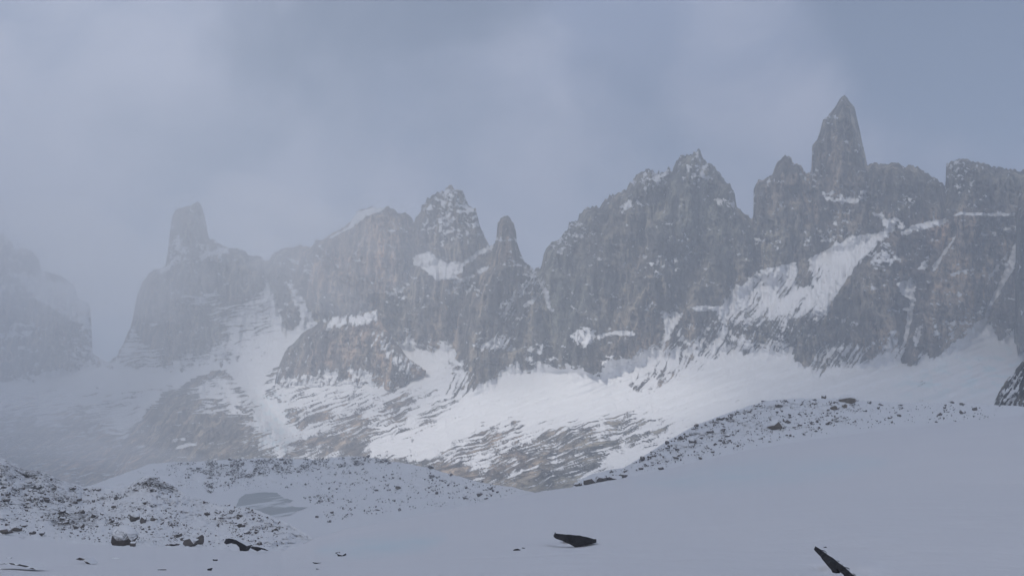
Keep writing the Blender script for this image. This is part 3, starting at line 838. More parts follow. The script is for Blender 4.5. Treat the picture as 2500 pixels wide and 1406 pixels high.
# near cliffs cut by the right edge of the frame
outcrop('near_cliff', 'near dark cliff edge cut off by the right border of the picture',
        [(2474, 830), (2478, 760), (2480, 560), (2482, 525), (2488, 480), (2500, 470), (2540, 430), (2600, 400), (2760, 330)],
        [(2474, 834), (2486, 846), (2504, 862), (2540, 905), (2760, 925)], 2476, 2760, along([(2476, 800), (2600, 800), (2760, 800)], 95), along([(2476, 838), (2600, 838), (2760, 838)], 75), [], 0.10, nx=170, nr=150, seed=270, rnd=25, warm_v=0.25, round_w=30)
outcrop('near_crag', 'small snow-streaked crag at the right border above the moraine',
        [(2425, 985), (2440, 955), (2455, 930), (2475, 908), (2490, 890), (2500, 880), (2560, 800), (2760, 700)],
        [(2425, 1085), (2500, 1085), (2760, 1085)], 2427, 2760, [(2427, 520), (2760, 440)], [(2427, 500), (2760, 400)], [([(2425, 985), (2480, 900), (2500, 930), (2480, 985), (2440, 1000)], 0.50, 15)], 0.26, nx=190, nr=140, seed=290, rnd=8, rough=2.2, round_w=16, warm_v=0.3, streak_a=57)


# ------------------------------------------------------------------ moraines and the snowfield
class Sheet:
    def __init__(self, name, label, cat, mat, x0, x1, nx, crest, bottom, nr, depth, snow_f, ice_f=None, noise_f=None, back=10, backstep=2.5, backdrop=1.6, crest_rough=1.0, seed=300, vpow=1.0):
        c = np.linspace(x0, x1, nx)
        sy = line(crest)(c) + crest_rough * (1.5 * pn(c / 30, c * 0, seed) + 1.1 * pn(c / 9, c * 0, seed + 1))
        by = np.maximum(line(bottom)(c), sy + 3)
        v = np.linspace(0, 1, nr) ** vpow
        X = np.repeat(c[None], nr, 0)
        Y = sy[None] + (by - sy)[None] * v[:, None]
        Dd = depth(X, Y, sy[None] + 0 * X)
        if noise_f is not None:
            Dd = Dd + noise_f(X, Y, Dd) * ss(Y - sy[None], 0, 12)
        self.c, self.X, self.Y, self.D = c, X, Y, Dd
        Q = point(X, Y, Dd)
        bk = []
        for i in range(1, back + 1):
            b_ = Q[0].copy()
            b_[:, 0] *= 1 + backstep * i ** 1.4 / b_[:, 1]
            b_[:, 1] += backstep * i ** 1.4
            b_[:, 2] -= backdrop * i ** 1.6 * 0.5
            bk.append(b_)
        Q2 = np.concatenate([np.array(bk[::-1]), Q], 0) if back else Q
        e = (lambda z: np.concatenate([np.repeat(z[:1], back, 0), z], 0)) if back else (lambda z: z)
        sn = snow_f(X, Y)
        ic = ice_f(X, Y) if ice_f else 0 * X
        self.obj = mesh_obj(name, grid_mesh(name, Q2, {'snow': e(sn), 'ice': e(ic)}), mat)
        tag(self.obj, label, cat, kind='structure')

    def at(self, px, py):
        j = int(np.clip(np.searchsorted(self.c, px), 1, len(self.c) - 1))
        d = np.interp(py, self.Y[:, j], self.D[:, j])
        return Vector(point(px, py, d)), float(d)


def inv_lerp_depth(Y, y0, D0_, y1, D1_):
    """even slope between two rows: 1/D runs straight"""
    f = (Y - y0) / (y1 - y0)
    return 1.0 / ((1 - f) / D0_ + f / D1_)


# foreground snowfield
SNOW_CREST = [(-500, 1290), (0, 1309), (60, 1316), (110, 1320), (180, 1325), (270, 1331), (400, 1336), (520, 1341), (640, 1347), (690, 1345), (730, 1332), (765, 1314), (850, 1290), (1000, 1262), (1150, 1232), (1310, 1201), (1412, 1186), (1540, 1163),
              (1640, 1142), (1720, 1122), (1850, 1094), (2000, 1070), (2200, 1045), (2400, 1022), (2500, 1012), (3000, 970)]
DC = line([(-500, 34), (0, 36), (400, 36), (640, 36), (700, 42), (765, 62), (850, 88), (1000, 122), (1310, 172), (1412, 178), (1640, 190), (2000, 208), (2500, 226), (3000, 240)])


def fg_depth(X, Y, S):
    d = inv_lerp_depth(Y, S, DC(X), 1406.0, 12.6 + 0.0006 * (X - 1250))
    return np.clip(d, 0.9, 400)


def fg_noise(X, Y, Dd):
    wx = (X - 1250) / F * Dd
    g = 0.10 * fbm(wx / 6, Dd / 9, 2, 310) + 0.03 * fbm(wx / 1.4, Dd / 3.0, 2, 314) * ss(40 - Dd, 0, 20) + 0.10 * fbm(wx / 25, Dd / 30, 2, 318)
    dz = 0
    for qx, qy, rx, ry, h in [(1385, 1329, 42, 9, 0.17), (2010, 1396, 50, 14, 0.10), (2110, 1378, 60, 22, -0.12), (572, 1338, 30, 8, 0.14), (30, 1388, 70, 10, -0.06), (200, 1380, 30, 7, -0.05), (834, 1358, 24, 5, 0.04)]:
        dz = dz + h * np.exp(-((X - qx) / rx) ** 2 - ((Y - qy) / ry) ** 2)
    tn = np.maximum((Y - HORIZON) / F, 0.03)
    return g * np.clip(Dd / 2.0, 1, 14) * 1.3 + dz / tn


def fg_ice(X, Y):
    a = poly_mask(X, Y, [(780, 1345), (840, 1322), (950, 1308), (1080, 1312), (1040, 1340), (880, 1356)], 22)
    b = poly_mask(X, Y, [(1560, 1180), (1700, 1150), (1800, 1130), (2100, 1120), (2160, 1130), (2000, 1165), (1760, 1190)], 30)
    return 0.6 * np.maximum(a, 0.7 * b) * (0.7 + 0.6 * fbm(X / 90, Y / 20, 2, 316))


fg = Sheet('snowfield', 'smooth wind-packed snowfield filling the foreground', 'snow', M_SNOW, -500, 3000, 560, SNOW_CREST, [(-500, 4200), (3000, 4200)], 260,
           fg_depth, lambda X, Y: X * 0 + 1, fg_ice, fg_noise, back=8, backstep=0.8, backdrop=0.8, crest_rough=0.8, seed=305, vpow=2.2)

# left moraine
LM_SKY = [(-400, 1098), (-100, 1108), (0, 1118), (20, 1124), (60, 1148), (92, 1146), (112, 1153), (150, 1172), (190, 1182), (206, 1190), (240, 1187), (262, 1192), (304, 1190), (330, 1172), (350, 1163), (366, 1160), (385, 1168),
          (410, 1180), (440, 1196), (479, 1214), (520, 1230), (560, 1241), (600, 1237), (630, 1245), (690, 1270), (750, 1302), (770, 1318), (800, 1330)]
LM_D = line([(-400, 150), (0, 142), (200, 138), (350, 122), (480, 105), (560, 84), (620, 78), (700, 66), (760, 58), (800, 55)])


def lm_depth(X, Y, S):
    b = line([(-400, 36), (640, 36), (700, 42), (765, 52), (800, 54)])(X) + 1.0
    f = np.clip((Y - S) / np.maximum(1352 - S, 1), 0, 1.3)
    d = LM_D(X) * (1 - f) ** 1.0 * 1.0 + b * f
    return np.maximum(d, 20)


def lm_noise(X, Y, Dd):
    return Dd * (0.05 * fbm(X / 70, Y / 26, 3, 330) + 0.02 * fbm(X / 14, Y / 9, 3, 333, 0.6))


def lm_snow(X, Y):
    s = 0.74 + 0.22 * fbm(X / 70, Y / 30, 3, 336)
    for poly, v, so in [([(-100, 1190), (100, 1180), (200, 1215), (180, 1245), (0, 1250), (-100, 1250)], 0.58, 20), ([(310, 1192), (365, 1158), (440, 1195), (400, 1200), (360, 1185)], 0.42, 12),
                        ([(110, 1255), (230, 1245), (250, 1290), (130, 1290)], 0.5, 16), ([(-100, 1110), (100, 1145), (200, 1190), (100, 1185), (-100, 1150)], 0.52, 16)]:
        s = s + (v - s) * poly_mask(X, Y, poly, so)
    return s


lm = Sheet('left_moraine', 'stony snow-dusted moraine mounds at the lower left', 'moraine', M_MOR, -400, 800, 460, LM_SKY, [(-400, 1372), (800, 1372)], 210, lm_depth, lm_snow, None, lm_noise, backstep=2.0, backdrop=1.4, crest_rough=1.3, seed=320)

# middle moraine with the frozen pond in its hollow
POND_Z = -14.0
MM_SKY = [(100, 1205), (200, 1190), (240, 1178), (280, 1163), (330, 1145), (365, 1132), (410, 1128), (470, 1127), (560, 1121), (640, 1118), (700, 1118), (780, 1122), (830, 1114), (880, 1113), (930, 1121), (1000, 1132), (1040, 1140),
          (1080, 1151), (1120, 1162), (1160, 1174), (1200, 1182), (1250, 1188), (1285, 1198), (1310, 1203), (1400, 1220)]
MM_D = line([(100, 480), (300, 520), (850, 540), (1000, 480), (1150, 380), (1250, 300), (1310, 240), (1400, 200)])


def mm_depth(X, Y, S):
    floor_ = np.clip(plane_D(Y, POND_Z), 60, 2000)
    top = MM_D(X) - (Y - S) * 0.9
    soft = 12.0
    return -soft * np.log(np.exp(-floor_ / soft) + np.exp(-top / soft))


POND = [(574, 1242), (585, 1215), (598, 1206), (640, 1201), (676, 1202), (690, 1213), (716, 1221), (700, 1232), (720, 1237), (752, 1238), (726, 1246), (712, 1256), (668, 1262), (630, 1255), (600, 1249)]


def mm_noise(X, Y, Dd):
    hold = 1 - ss(poly_mask(X, Y, POND, 40), 0.0, 0.25)
    n_ = Dd * (0.016 * fbm(X / 60, Y / 24, 2, 350) + 0.003 * fbm(X / 12, Y / 7, 2, 353, 0.6))
    return n_ * hold * (0.25 + 0.75 * ss(1290 - Y, 0, 60))


def mm_snow(X, Y):
    s = 1.5 + 0.12 * fbm(X / 70, Y / 26, 3, 356)
    for poly, v, so in [([(380, 1130), (560, 1120), (900, 1115), (960, 1130), (760, 1160), (500, 1170)], 1.25, 20), ([(740, 1215), (800, 1205), (815, 1222), (760, 1232)], 0.8, 8),
                        ([(500, 1175), (570, 1165), (580, 1200), (510, 1205)], 1.2, 12), ([(590, 1160), (690, 1150), (680, 1170), (590, 1175)], 1.2, 12)]:
        s = s + (v - s) * poly_mask(X, Y, poly, so)
    return s


mm = Sheet('middle_moraine', 'low snow-covered moraine around the frozen pond', 'moraine', M_MOR, 100, 1400, 460, MM_SKY, [(100, 1330), (560, 1330), (800, 1320), (1000, 1290), (1310, 1230), (1400, 1240)], 190, mm_depth, mm_snow, None, mm_noise, backstep=5, backdrop=3, crest_rough=1.0, seed=340)

# right moraine rising behind the snowfield
RM_SKY = [(1370, 1200), (1398, 1188), (1412, 1174), (1440, 1158), (1480, 1147), (1520, 1142), (1550, 1125), (1580, 1108), (1620, 1082), (1650, 1064), (1690, 1042), (1730, 1025), (1780, 1006), (1830, 990), (1868, 977), (1900, 975), (1960, 972), (2010, 972),
          (2060, 973), (2110, 977), (2200, 983), (2300, 984), (2400, 986), (2500, 992), (2650, 985), (3000, 950)]
RM_D = line([(1370, 182), (1412, 188), (1550, 215), (1700, 250), (1870, 290), (2100, 320), (2500, 330), (3000, 330)])


def rm_depth(X, Y, S):
    cr = line(SNOW_CREST)(X)
    f = (Y - S) / np.maximum(cr - S, 4)
    return np.maximum(RM_D(X) * (1 - f) + (DC(X) + 0.4) * f, DC(X) - 6)


def rm_noise(X, Y, Dd):
    return Dd * (0.02 * fbm(X / 60, Y / 22, 3, 370) + 0.010 * fbm(X / 13, Y / 8, 3, 373, 0.6)) * ss(line(SNOW_CREST)(X) - Y, 0, 35)


def rm_snow(X, Y):
    cr = line(SNOW_CREST)(X)
    s = 1.1 - 0.25 * ss(cr - Y, 8, 45) + 0.12 * fbm(X / 60, Y / 26, 3, 376)
    for poly, v, so in [([(1400, 1190), (1470, 1160), (1540, 1160), (1500, 1175)], 0.40, 8), ([(1560, 1120), (1700, 1035), (1860, 975), (2100, 975), (2080, 1000), (1900, 1010), (1700, 1075), (1600, 1120)], 0.70, 18)]:
        s = s + (v - s) * poly_mask(X, Y, poly, so)
    return s + 0.3 * ss(X, 2150, 2500)


rm = Sheet('right_moraine', 'boulder-strewn snowy moraine ridge rising to the right', 'moraine', M_MOR, 1370, 3000, 460, RM_SKY, [(1370, 1210), (1412, 1196), (1540, 1176), (1720, 1136), (2000, 1084), (2500, 1026), (3000, 984)], 150, rm_depth, rm_snow, None, rm_noise, backstep=3, backdrop=2, crest_rough=1.2, seed=360)

# frozen pond
pond_mat, pt, pb = new_mat('grey_pond_ice')
pv = obj_vec(pt, (1, 0.14, 1))
pa = noise(pt, pv, 0.07, 7, 0.6, 0.6)
pt.links.new(mix_col(pt, sstep(pt, pa, 0.53, 0.59), (0.29, 0.325, 0.35), (0.66, 0.69, 0.72)), pb.inputs['Base Color'])
pb.inputs['Roughness'].default_value = 0.35
bmp = bmesh.new()
n_p = []
for i, (x, y) in enumerate(POND):
    nx_, ny_ = POND[(i + 1) % len(POND)]
    for s in range(6):
        f_ = s / 6
        qx, qy = x + (nx_ - x) * f_, y + (ny_ - y) * f_
        qx += 3.0 * float(pn(qx / 9, qy / 5, 400))
        qy += 1.2 * float(pn(qx / 9, qy / 5, 402))
        n_p.append(bmp.verts.new(point(qx, qy, plane_D(qy, POND_Z + 0.08))))
bmp.faces.new(n_p)
bmp.normal_update()
if bmp.faces[:][0].normal.z < 0:
    bmesh.ops.reverse_faces(bmp, faces=bmp.faces[:])
bmesh.ops.triangulate(bmp, faces=bmp.faces[:])
mp = bpy.data.meshes.new('frozen_pond')
bmp.to_mesh(mp)
bmp.free()
tag(mesh_obj('frozen_pond', mp, pond_mat), 'small frozen grey pond in the hollow of the middle moraine', 'pond', kind='structure')

# ground far and wide, under everything
GZ = -62.0
GY1 = float(full[..., 1].max()) + 150.0
gxx, gyy = np.meshgrid(np.linspace(-4300, 4300, 50), np.linspace(-2800, GY1, 50))
gP = np.stack([gxx, gyy, GZ + 2.0 * fbm(gxx / 900, gyy / 900, 3, 420)], -1)
go = mesh_obj('ground', grid_mesh('ground', gP, {'snow': gxx * 0 + 1, 'ice': gxx * 0}, flip=True), M_SNOW)
tag(go, 'snow-covered valley floor reaching under the mountains', 'ground', kind='structure')


# ------------------------------------------------------------------ rocks
def hull_mesh(name, rnd, n, dims, flat=0.0, jag=0.25, mat=None):
    """angular stone: hull of scattered points in a box of the given size, base at z = 0"""
    bm = bmesh.new()
    for _ in range(n):
        while True:
            p = Vector((rnd.uniform(-1, 1), rnd.uniform(-1, 1), rnd.uniform(-1, 1)))
            if 0.55 < p.length < 1.25:
                break
        q = p.normalized() * (1 - jag * rnd.random())
        m_ = max(abs(q.x), abs(q.y), abs(q.z))
        q = q * (1 - flat) + q / m_ * flat * 0.85
        bm.verts.new((q.x * dims[0] / 2, q.y * dims[1] / 2, q.z * dims[2] / 2 + dims[2] * 0.42))
    r = bmesh.ops.convex_hull(bm, input=bm.verts[:])
    bmesh.ops.delete(bm, geom=[v for v in bm.verts if not v.link_faces], context='VERTS')
    bm.normal_update()
    me = bpy.data.meshes.new(name)
    bm.to_mesh(me)
    bm.free()
    if mat:
        me.materials.append(mat)
    return me


rnd = random.Random(5)
PROTO = [hull_mesh('rock', rnd, 11, (1, rnd.uniform(0.7, 1.1), rnd.uniform(0.4, 0.85)), rnd.uniform(0, 0.5), 0.3, M_ROCK) for _ in range(16)]


def put_rock(name, sheet, px, py, w, h, mesh, label, cat, group=None, rz=None, tilt=0.2, bury=0.12, depth_f=1.0):
    """w, h in photograph pixels; (px, py) is where the stone meets the snow"""
    p, d = sheet.at(px, py)
    o = bpy.data.objects.new(name, mesh)
    COL.objects.link(o)
    sx = w * d / F
    sz = h * d / F
    zb = max(v.co.z for v in mesh.vertices)
    xb = max(v.co.x for v in mesh.vertices) - min(v.co.x for v in mesh.vertices)
    o.scale = (sx / xb, sx / xb * depth_f, sz / zb * (1 + bury))
    o.location = (p.x, p.y + sx * 0.2, p.z - sz * bury)
    o.rotation_euler = (rnd.uniform(-tilt, tilt), rnd.uniform(-tilt, tilt), rnd.uniform(-0.3, 0.3) if rz is None else rz)
    return tag(o, label, cat, group)


def boulder(sheet, px, py, w, h, label, mat=None, n=26, flat=0.3, jag=0.22, rz=None, tilt=0.06, name='boulder', bury=0.10):
    me = hull_mesh(name, rnd, n, (1, rnd.uniform(0.75, 1.0), max(0.25, min(1.2, h / w))), flat, jag, mat or M_ROCK)
    return put_rock(name, sheet, px, py, w, h, me, label, 'boulder', None, rz, tilt, bury)


def snow_cap(o, thr=0.45, t=0.10, lift=0.02):
    """a blanket of snow on the upward faces of a stone, as its part"""
    src = bmesh.new()
    src.from_mesh(o.data)
    bmesh.ops.subdivide_edges(src, edges=src.edges[:], cuts=2, use_grid_fill=True)
    src.normal_update()
    keep = [f for f in src.faces if f.normal.z + 0.25 * rnd.uniform(-1, 1) > thr]
    if len(keep) < 3:
        src.free()
        return
    bmesh.ops.delete(src, geom=[f for f in src.faces if f not in keep], context='FACES')
    ext_ = bmesh.ops.extrude_face_region(src, geom=src.faces[:])
    new = [g for g in ext_['geom'] if isinstance(g, bmesh.types.BMVert)]
    src.normal_update()
    for v in src.verts:
        v.co.z += lift * 0.2
    for v in new:
        inner = all(len(e.link_faces) == 2 for e in v.link_edges)
        edge_v = any(len(f.verts) and abs(f.normal.z) < 0.3 for f in v.link_faces)
        v.co.z += lift + t * (0.35 if edge_v else 1.0)
    bmesh.ops.recalc_face_normals(src, faces=src.faces[:])
    me = bpy.data.meshes.new('snow_cap')
    src.to_mesh(me)
    src.free()
    me.polygons.foreach_set('use_smooth', np.ones(len(me.polygons), bool))
    c = mesh_obj('snow_cap', me, M_CAP, o)
    return c


# single boulders one can point at
snow_cap(boulder(lm, 300, 1332, 62, 40, 'large rounded boulder with a snow-streaked top at the foot of the left moraine', M_SNOWY, 40, 0.2, 0.12))
boulder(lm, 322, 1334, 16, 12, 'small dark rock leaning on the right of the large snow-streaked boulder')
boulder(lm, 463, 1333, 34, 20, 'dark lumpy boulder between the large rounded one and the arched one')
boulder(lm, 484, 1328, 20, 22, 'upright dark rock joined to the right of the lumpy boulder')
boulder(lm, 418, 1332, 28, 6, 'low flat dark stone barely clear of the snow left of the lumpy boulder', flat=0.6)
snow_cap(boulder(lm, 325, 1272, 24, 17, 'larger of two dark boulders side by side half way up the left moraine'))
boulder(lm, 347, 1277, 15, 15, 'smaller right-hand one of two dark boulders half way up the left moraine')
boulder(lm, 374, 1271, 16, 8, 'flat dark stone just right of the two boulders on the left moraine')
boulder(lm, 10, 1302, 30, 12, 'black slab cut by the left border of the picture', flat=0.7)
boulder(lm, 36, 1296, 25, 9, 'grey slab next to the black one at the left border', flat=0.7)
boulder(lm, 78, 1304, 14, 9, 'small dark rock right of the two slabs at the left border')
boulder(lm, 56, 1286, 15, 7, 'small dark stone above the slabs at the left border')
boulder(lm, 175, 1195, 16, 7, 'dark block on the crest of the left moraine')
boulder(lm, 505, 1258, 14, 9, 'dark rock on the crest left of the third mound')
boulder(lm, 593, 1286, 9, 6, 'small dark rock on the right flank of the third mound')
boulder(lm, 12, 1224, 20, 8, 'dark stone in the stony patch at the left border')
boulder(lm, 114, 1226, 13, 8, 'dark stone at the right of the stony patch on the left moraine')
snow_cap(boulder(rm, 1895, 1048, 36, 19, 'brown wedge boulder with a smooth face on the right moraine', M_BROWN, 18, 0.1, 0.2))
snow_cap(boulder(rm, 2071, 984, 38, 14, 'wide brown block on top of the right moraine', M_BROWN, 26, 0.7, 0.15))
boulder(rm, 2014, 973, 16, 9, 'small block alone on the skyline of the right moraine', M_BROWN, 18, 0.6)
boulder(rm, 2037, 1001, 17, 11, 'left one of two brown rocks below the wide brown block', M_BROWN)
boulder(rm, 2063, 996, 13, 10, 'right one of two brown rocks below the wide brown block', M_BROWN)
snow_cap(boulder(rm, 1903, 994, 18, 9, 'snow-topped rock at the left end of the moraine top', M_ROCK))
boulder(rm, 2123, 986, 11, 8, 'snow-ringed stone right of the wide brown block', M_ROCK)
boulder(rm, 1761, 1025, 21, 8, 'long dark slab on the left rim of the right moraine', flat=0.6)
boulder(rm, 1748, 1033, 12, 5, 'short dark slab beside the long one on the moraine rim')
boulder(rm, 1666, 1072, 17, 10, 'rounded dark rock on the left rim of the right moraine')
snow_cap(boulder(rm, 1693, 1082, 21, 11, 'snow-ringed dark slab inside the rim of the right moraine'))
boulder(rm, 1735, 1057, 18, 8, 'flat dark stone in the middle of the right moraine')
boulder(rm, 1569, 1124, 13, 10, 'rounded rock low on the rim of the right moraine')
boulder(rm, 1629, 1084, 11, 9, 'squat rock on the steep rim of the right moraine')
boulder(rm, 1710, 1121, 9, 7, 'dark round stone alone at the lower edge of the right moraine')
boulder(rm, 1614, 1146, 14, 7, 'dark stone at the bottom edge of the right moraine')
boulder(rm, 2195, 1017, 11, 6, 'dark stone on the low part of the right moraine')
boulder(rm, 2326, 985, 9, 6, 'pointed stone on the far right crest of the moraine')
boulder(rm, 2350, 989, 13, 6, 'flat stone at the far right crest of the moraine')
for i, (x, y, w, h, lab) in enumerate([(1412, 1187, 20, 10, 'leftmost dark rock of the bank where the snowfield meets the right moraine'), (1441, 1183, 32, 15, 'second dark rock from the left in the bank at the snowfield edge'),
                                       (1468, 1176, 30, 14, 'third dark rock from the left in the bank at the snowfield edge'), (1500, 1171, 40, 10, 'long low dark rock in the bank at the snowfield edge'),
                                       (1522, 1166, 20, 9, 'rightmost dark rock of the bank at the snowfield edge')]):
    boulder(rm, x, y, w, h, lab, flat=0.4)
boulder(mm, 971, 1194, 15, 8, 'lone brown rock in the middle of the snowy middle moraine', M_BROWN)
snow_cap(boulder(mm, 1170, 1211, 15, 9, 'largest dark rock at the right end of the middle moraine'))
boulder(mm, 1052, 1143, 14, 7, 'dark rock on the skyline of the middle moraine')
boulder(mm, 1066, 1206, 8, 7, 'small round rock in the right part of the middle moraine')
boulder(mm, 1186, 1218, 11, 4, 'flat snow-ringed stone right of the largest rock of the middle moraine')
boulder(mm, 773, 1263, 8, 5, 'small rock on the near bank right of the pond')

# scattered stones: the largest one by one, the small ones as rubble
ZONES = [  # sheet, polygon, count, mean px, key
    (lm, [(0, 1125), (60, 1150), (200, 1192), (300, 1200), (365, 1165), (480, 1220), (600, 1240), (740, 1300), (700, 1335), (500, 1335), (250, 1325), (0, 1300)], 2300, 3.0, 'left'),
    (lm, [(0, 1190), (100, 1180), (190, 1215), (150, 1245), (0, 1240)], 300, 4.2, 'left'),
    (lm, [(110, 1250), (300, 1250), (320, 1280), (190, 1300), (120, 1290)], 300, 4.4, 'left'),
    (lm, [(360, 1250), (460, 1255), (450, 1330), (330, 1300)], 120, 4.2, 'left'),
    (lm, [(310, 1192), (365, 1160), (440, 1198), (400, 1205)], 160, 3.6, 'left'),
    (lm, [(520, 1250), (600, 1240), (690, 1280), (660, 1310), (560, 1300)], 170, 3.6, 'left'),
    (rm, [(1420, 1178), (1560, 1125), (1700, 1040), (1870, 980), (2120, 980), (2060, 1040), (1900, 1075), (1720, 1120), (1560, 1155)], 1300, 3.4, 'right'),
    (rm, [(1560, 1125), (1700, 1040), (1870, 980), (1880, 990), (1720, 1050), (1580, 1130)], 170, 4.6, 'right'),
    (rm, [(2050, 985), (2450, 992), (2420, 1025), (2200, 1035), (1950, 1070)], 380, 3.2, 'right'),
    (rm, [(1860, 978), (2110, 976), (2110, 984), (1870, 990)], 90, 4.4, 'right'),
    (mm, [(330, 1150), (560, 1122), (900, 1115), (1050, 1143), (1280, 1200), (1180, 1225), (950, 1250), (800, 1270), (760, 1200), (560, 1195), (420, 1190)], 1500, 2.6, 'middle'),
    (mm, [(740, 1215), (800, 1206), (815, 1222), (760, 1232)], 150, 2.6, 'middle'), (mm, [(400, 1135), (560, 1122), (900, 1116), (960, 1126), (760, 1150), (560, 1172)], 2300, 2.6, 'middle'), (mm, [(490, 1180), (570, 1168), (590, 1195), (510, 1205)], 150, 2.4, 'middle'),
    (mm, [(1030, 1140), (1200, 1190), (1190, 1222), (1060, 1215)], 130, 3.4, 'middle'),
    (mm, [(780, 1262), (900, 1245), (1100, 1222), (1080, 1232), (880, 1262), (800, 1275)], 90, 2.8, 'middle'),
]
stones = []
for zi, (sheet, poly, cnt, mean, key) in enumerate(ZONES):
    xs, ys = [q[0] for q in poly], [q[1] for q in poly]
    k = 0
    tries = 0
    while k < cnt and tries < cnt * 40:
        tries += 1
        x, y = rnd.uniform(min(xs), max(xs)), rnd.uniform(min(ys), max(ys))
        if not inside(np.array([x]), np.array([y]), poly)[0]:
            continue
        if rnd.random() > 0.42 + 1.5 * float(pn(x / 30, y / 14, 430)) + 0.9 * float(pn(x / 9, y / 5, 433)):
            continue
        if key == 'middle' and inside(np.array([x]), np.array([y]), POND)[0]:
            continue
        w = min(14.0, mean * 0.88 * math.exp(rnd.gauss(0, 0.62)))
        stones.append((w, w * rnd.uniform(0.35, 0.75), x, y, sheet, key, rnd.randrange(16), zi))
        k += 1
stones.sort(key=lambda s: -s[0])
WHERE = ['small dark stone strewn over the open snow of the left moraine', 'dark stone in the dense stony patch at the left border', 'dark stone in the stony band across the middle of the left moraine',
         'dark stone on the slope right of the two boulders of the left moraine', 'dark stone on the pointed top of the second mound', 'dark stone on the rounded third mound next to the snowfield',
         'small dark stone strewn over the slope of the right moraine', 'dark stone lined up along the left rim of the right moraine', 'small dark stone on the low far part of the right moraine',
         'dark stone along the flat skyline of the right moraine', 'small dark stone strewn over the snowy middle moraine', 'dark stone in the rubble patch right of the pond',
         'dark stone along the far crest of the middle moraine', 'dark stone in the stony patch left of the pond', 'dark stone at the right end of the middle moraine', 'dark stone along the border of the snowfield and the middle moraine']
MARKS = [(300, 1315, 'the large snow-streaked boulder'), (463, 1325, 'the dark lumpy boulder'), (572, 1330, 'the dark arched boulder'), (325, 1264, 'the larger of two boulders side by side'), (347, 1270, 'the smaller of two boulders side by side'),
         (10, 1296, 'the black slab at the left border'), (36, 1292, 'the grey slab near the left border'), (175, 1191, 'the dark block on the left moraine crest'), (505, 1254, 'the dark rock left of the third mound'), (593, 1283, 'the small rock on the third mound'),
         (365, 1162, 'the pointed top of the second mound'), (12, 1220, 'the dark stone in the border patch'), (114, 1222, 'the dark stone right of the stony patch'), (1895, 1038, 'the brown wedge boulder'), (2071, 978, 'the wide brown block'),
         (2014, 969, 'the small block on the right skyline'), (1903, 990, 'the snow-topped rock on the right moraine'), (1761, 1021, 'the long dark slab on the rim'), (1666, 1067, 'the rounded rock on the right moraine rim'), (1693, 1077, 'the snow-ringed dark slab'),
         (1735, 1053, 'the flat stone amid the right moraine'), (1569, 1119, 'the lowest rounded rock on the right rim'), (1710, 1118, 'the round stone at the right moraine edge'), (1614, 1143, 'the dark stone at the right moraine foot'), (2195, 1014, 'the stone on the low right moraine'),
         (2338, 985, 'the two stones on the far right crest'), (971, 1190, 'the lone brown rock of the middle moraine'), (1170, 1207, 'the largest rock of the middle moraine'), (1052, 1140, 'the dark rock on the middle skyline'), (660, 1225, 'the frozen pond'), (1066, 1203, 'the small round rock of the middle moraine'),
         (60, 1290, 'the small stone above the left border slabs'), (240, 1270, 'the stony band of the left moraine'), (430, 1290, 'the slope above the lumpy boulder'), (640, 1290, 'the foot of the third mound'), (850, 1118, 'the highest bump of the middle crest')]
WAY = ['right', 'lower right', 'lower', 'lower left', 'left', 'upper left', 'upper', 'upper right']
PLACE = {}
for mx, my, nm in MARKS:
    for wi, wname in enumerate(WAY):
        best, bd = None, 75.0
        for i, st in enumerate(stones[:280]):
            dx, dy = st[2] - mx, (st[3] - my) * 1.6
            dd_ = math.hypot(dx, dy)
            if 8 < dd_ < bd and i not in PLACE and int(((math.degrees(math.atan2(dy, dx)) + 382.5) % 360) // 45) == wi:
                best, bd = i, dd_
        if best is not None:
            side = {'right': 'to the right of', 'left': 'to the left of', 'upper': 'above', 'lower': 'below'}.get(wname, 'to the %s of' % wname)
            PLACE[best] = 'nearest sizeable stone %s %s' % (side, nm)
for si, (w, h, x, y, sheet, key, pi, zi) in enumerate(stones[:280]):
    put_rock('stone', sheet, x, y, w, h, PROTO[pi], PLACE.get(si, WHERE[zi]), 'stone', 'stones of the %s moraine, zone %s' % (key, WHERE[zi].split(' stone ')[1]), rz=rnd.uniform(0, 6.28), tilt=0.25, bury=0.15)
PV = [(np.array([v.co for v in m.vertices]), [tuple(p.vertices) for p in m.polygons]) for m in PROTO]
for key in ('left', 'right', 'middle'):
    V, Fc, base = [], [], 0
    for w, h, x, y, sheet, kk, pi, zi in stones[280:]:
        if kk != key:
            continue
        p, d = sheet.at(x, y)
        pv, pf = PV[pi]
        a = rnd.uniform(0, 6.28)
        s = w * d / F
        sz = h * d / F / pv[:, 2].max() * 1.15
        R = np.array([[math.cos(a), -math.sin(a)], [math.sin(a), math.cos(a)]])
        q = np.empty_like(pv)
        q[:, :2] = (pv[:, :2] * s) @ R.T + np.array([p.x, p.y])
        q[:, 2] = pv[:, 2] * sz + p.z - 0.15 * h * d / F
        V.append(q)
        Fc += [tuple(i + base for i in f) for f in pf]
        base += len(pv)
    me = bpy.data.meshes.new('rubble')
    me.from_pydata(np.concatenate(V).tolist(), [], Fc)
    me.update()
    tag(mesh_obj('rubble', me, M_ROCK), 'fine dark rubble showing through the snow of the %s moraine' % key, 'rubble', kind='stuff')


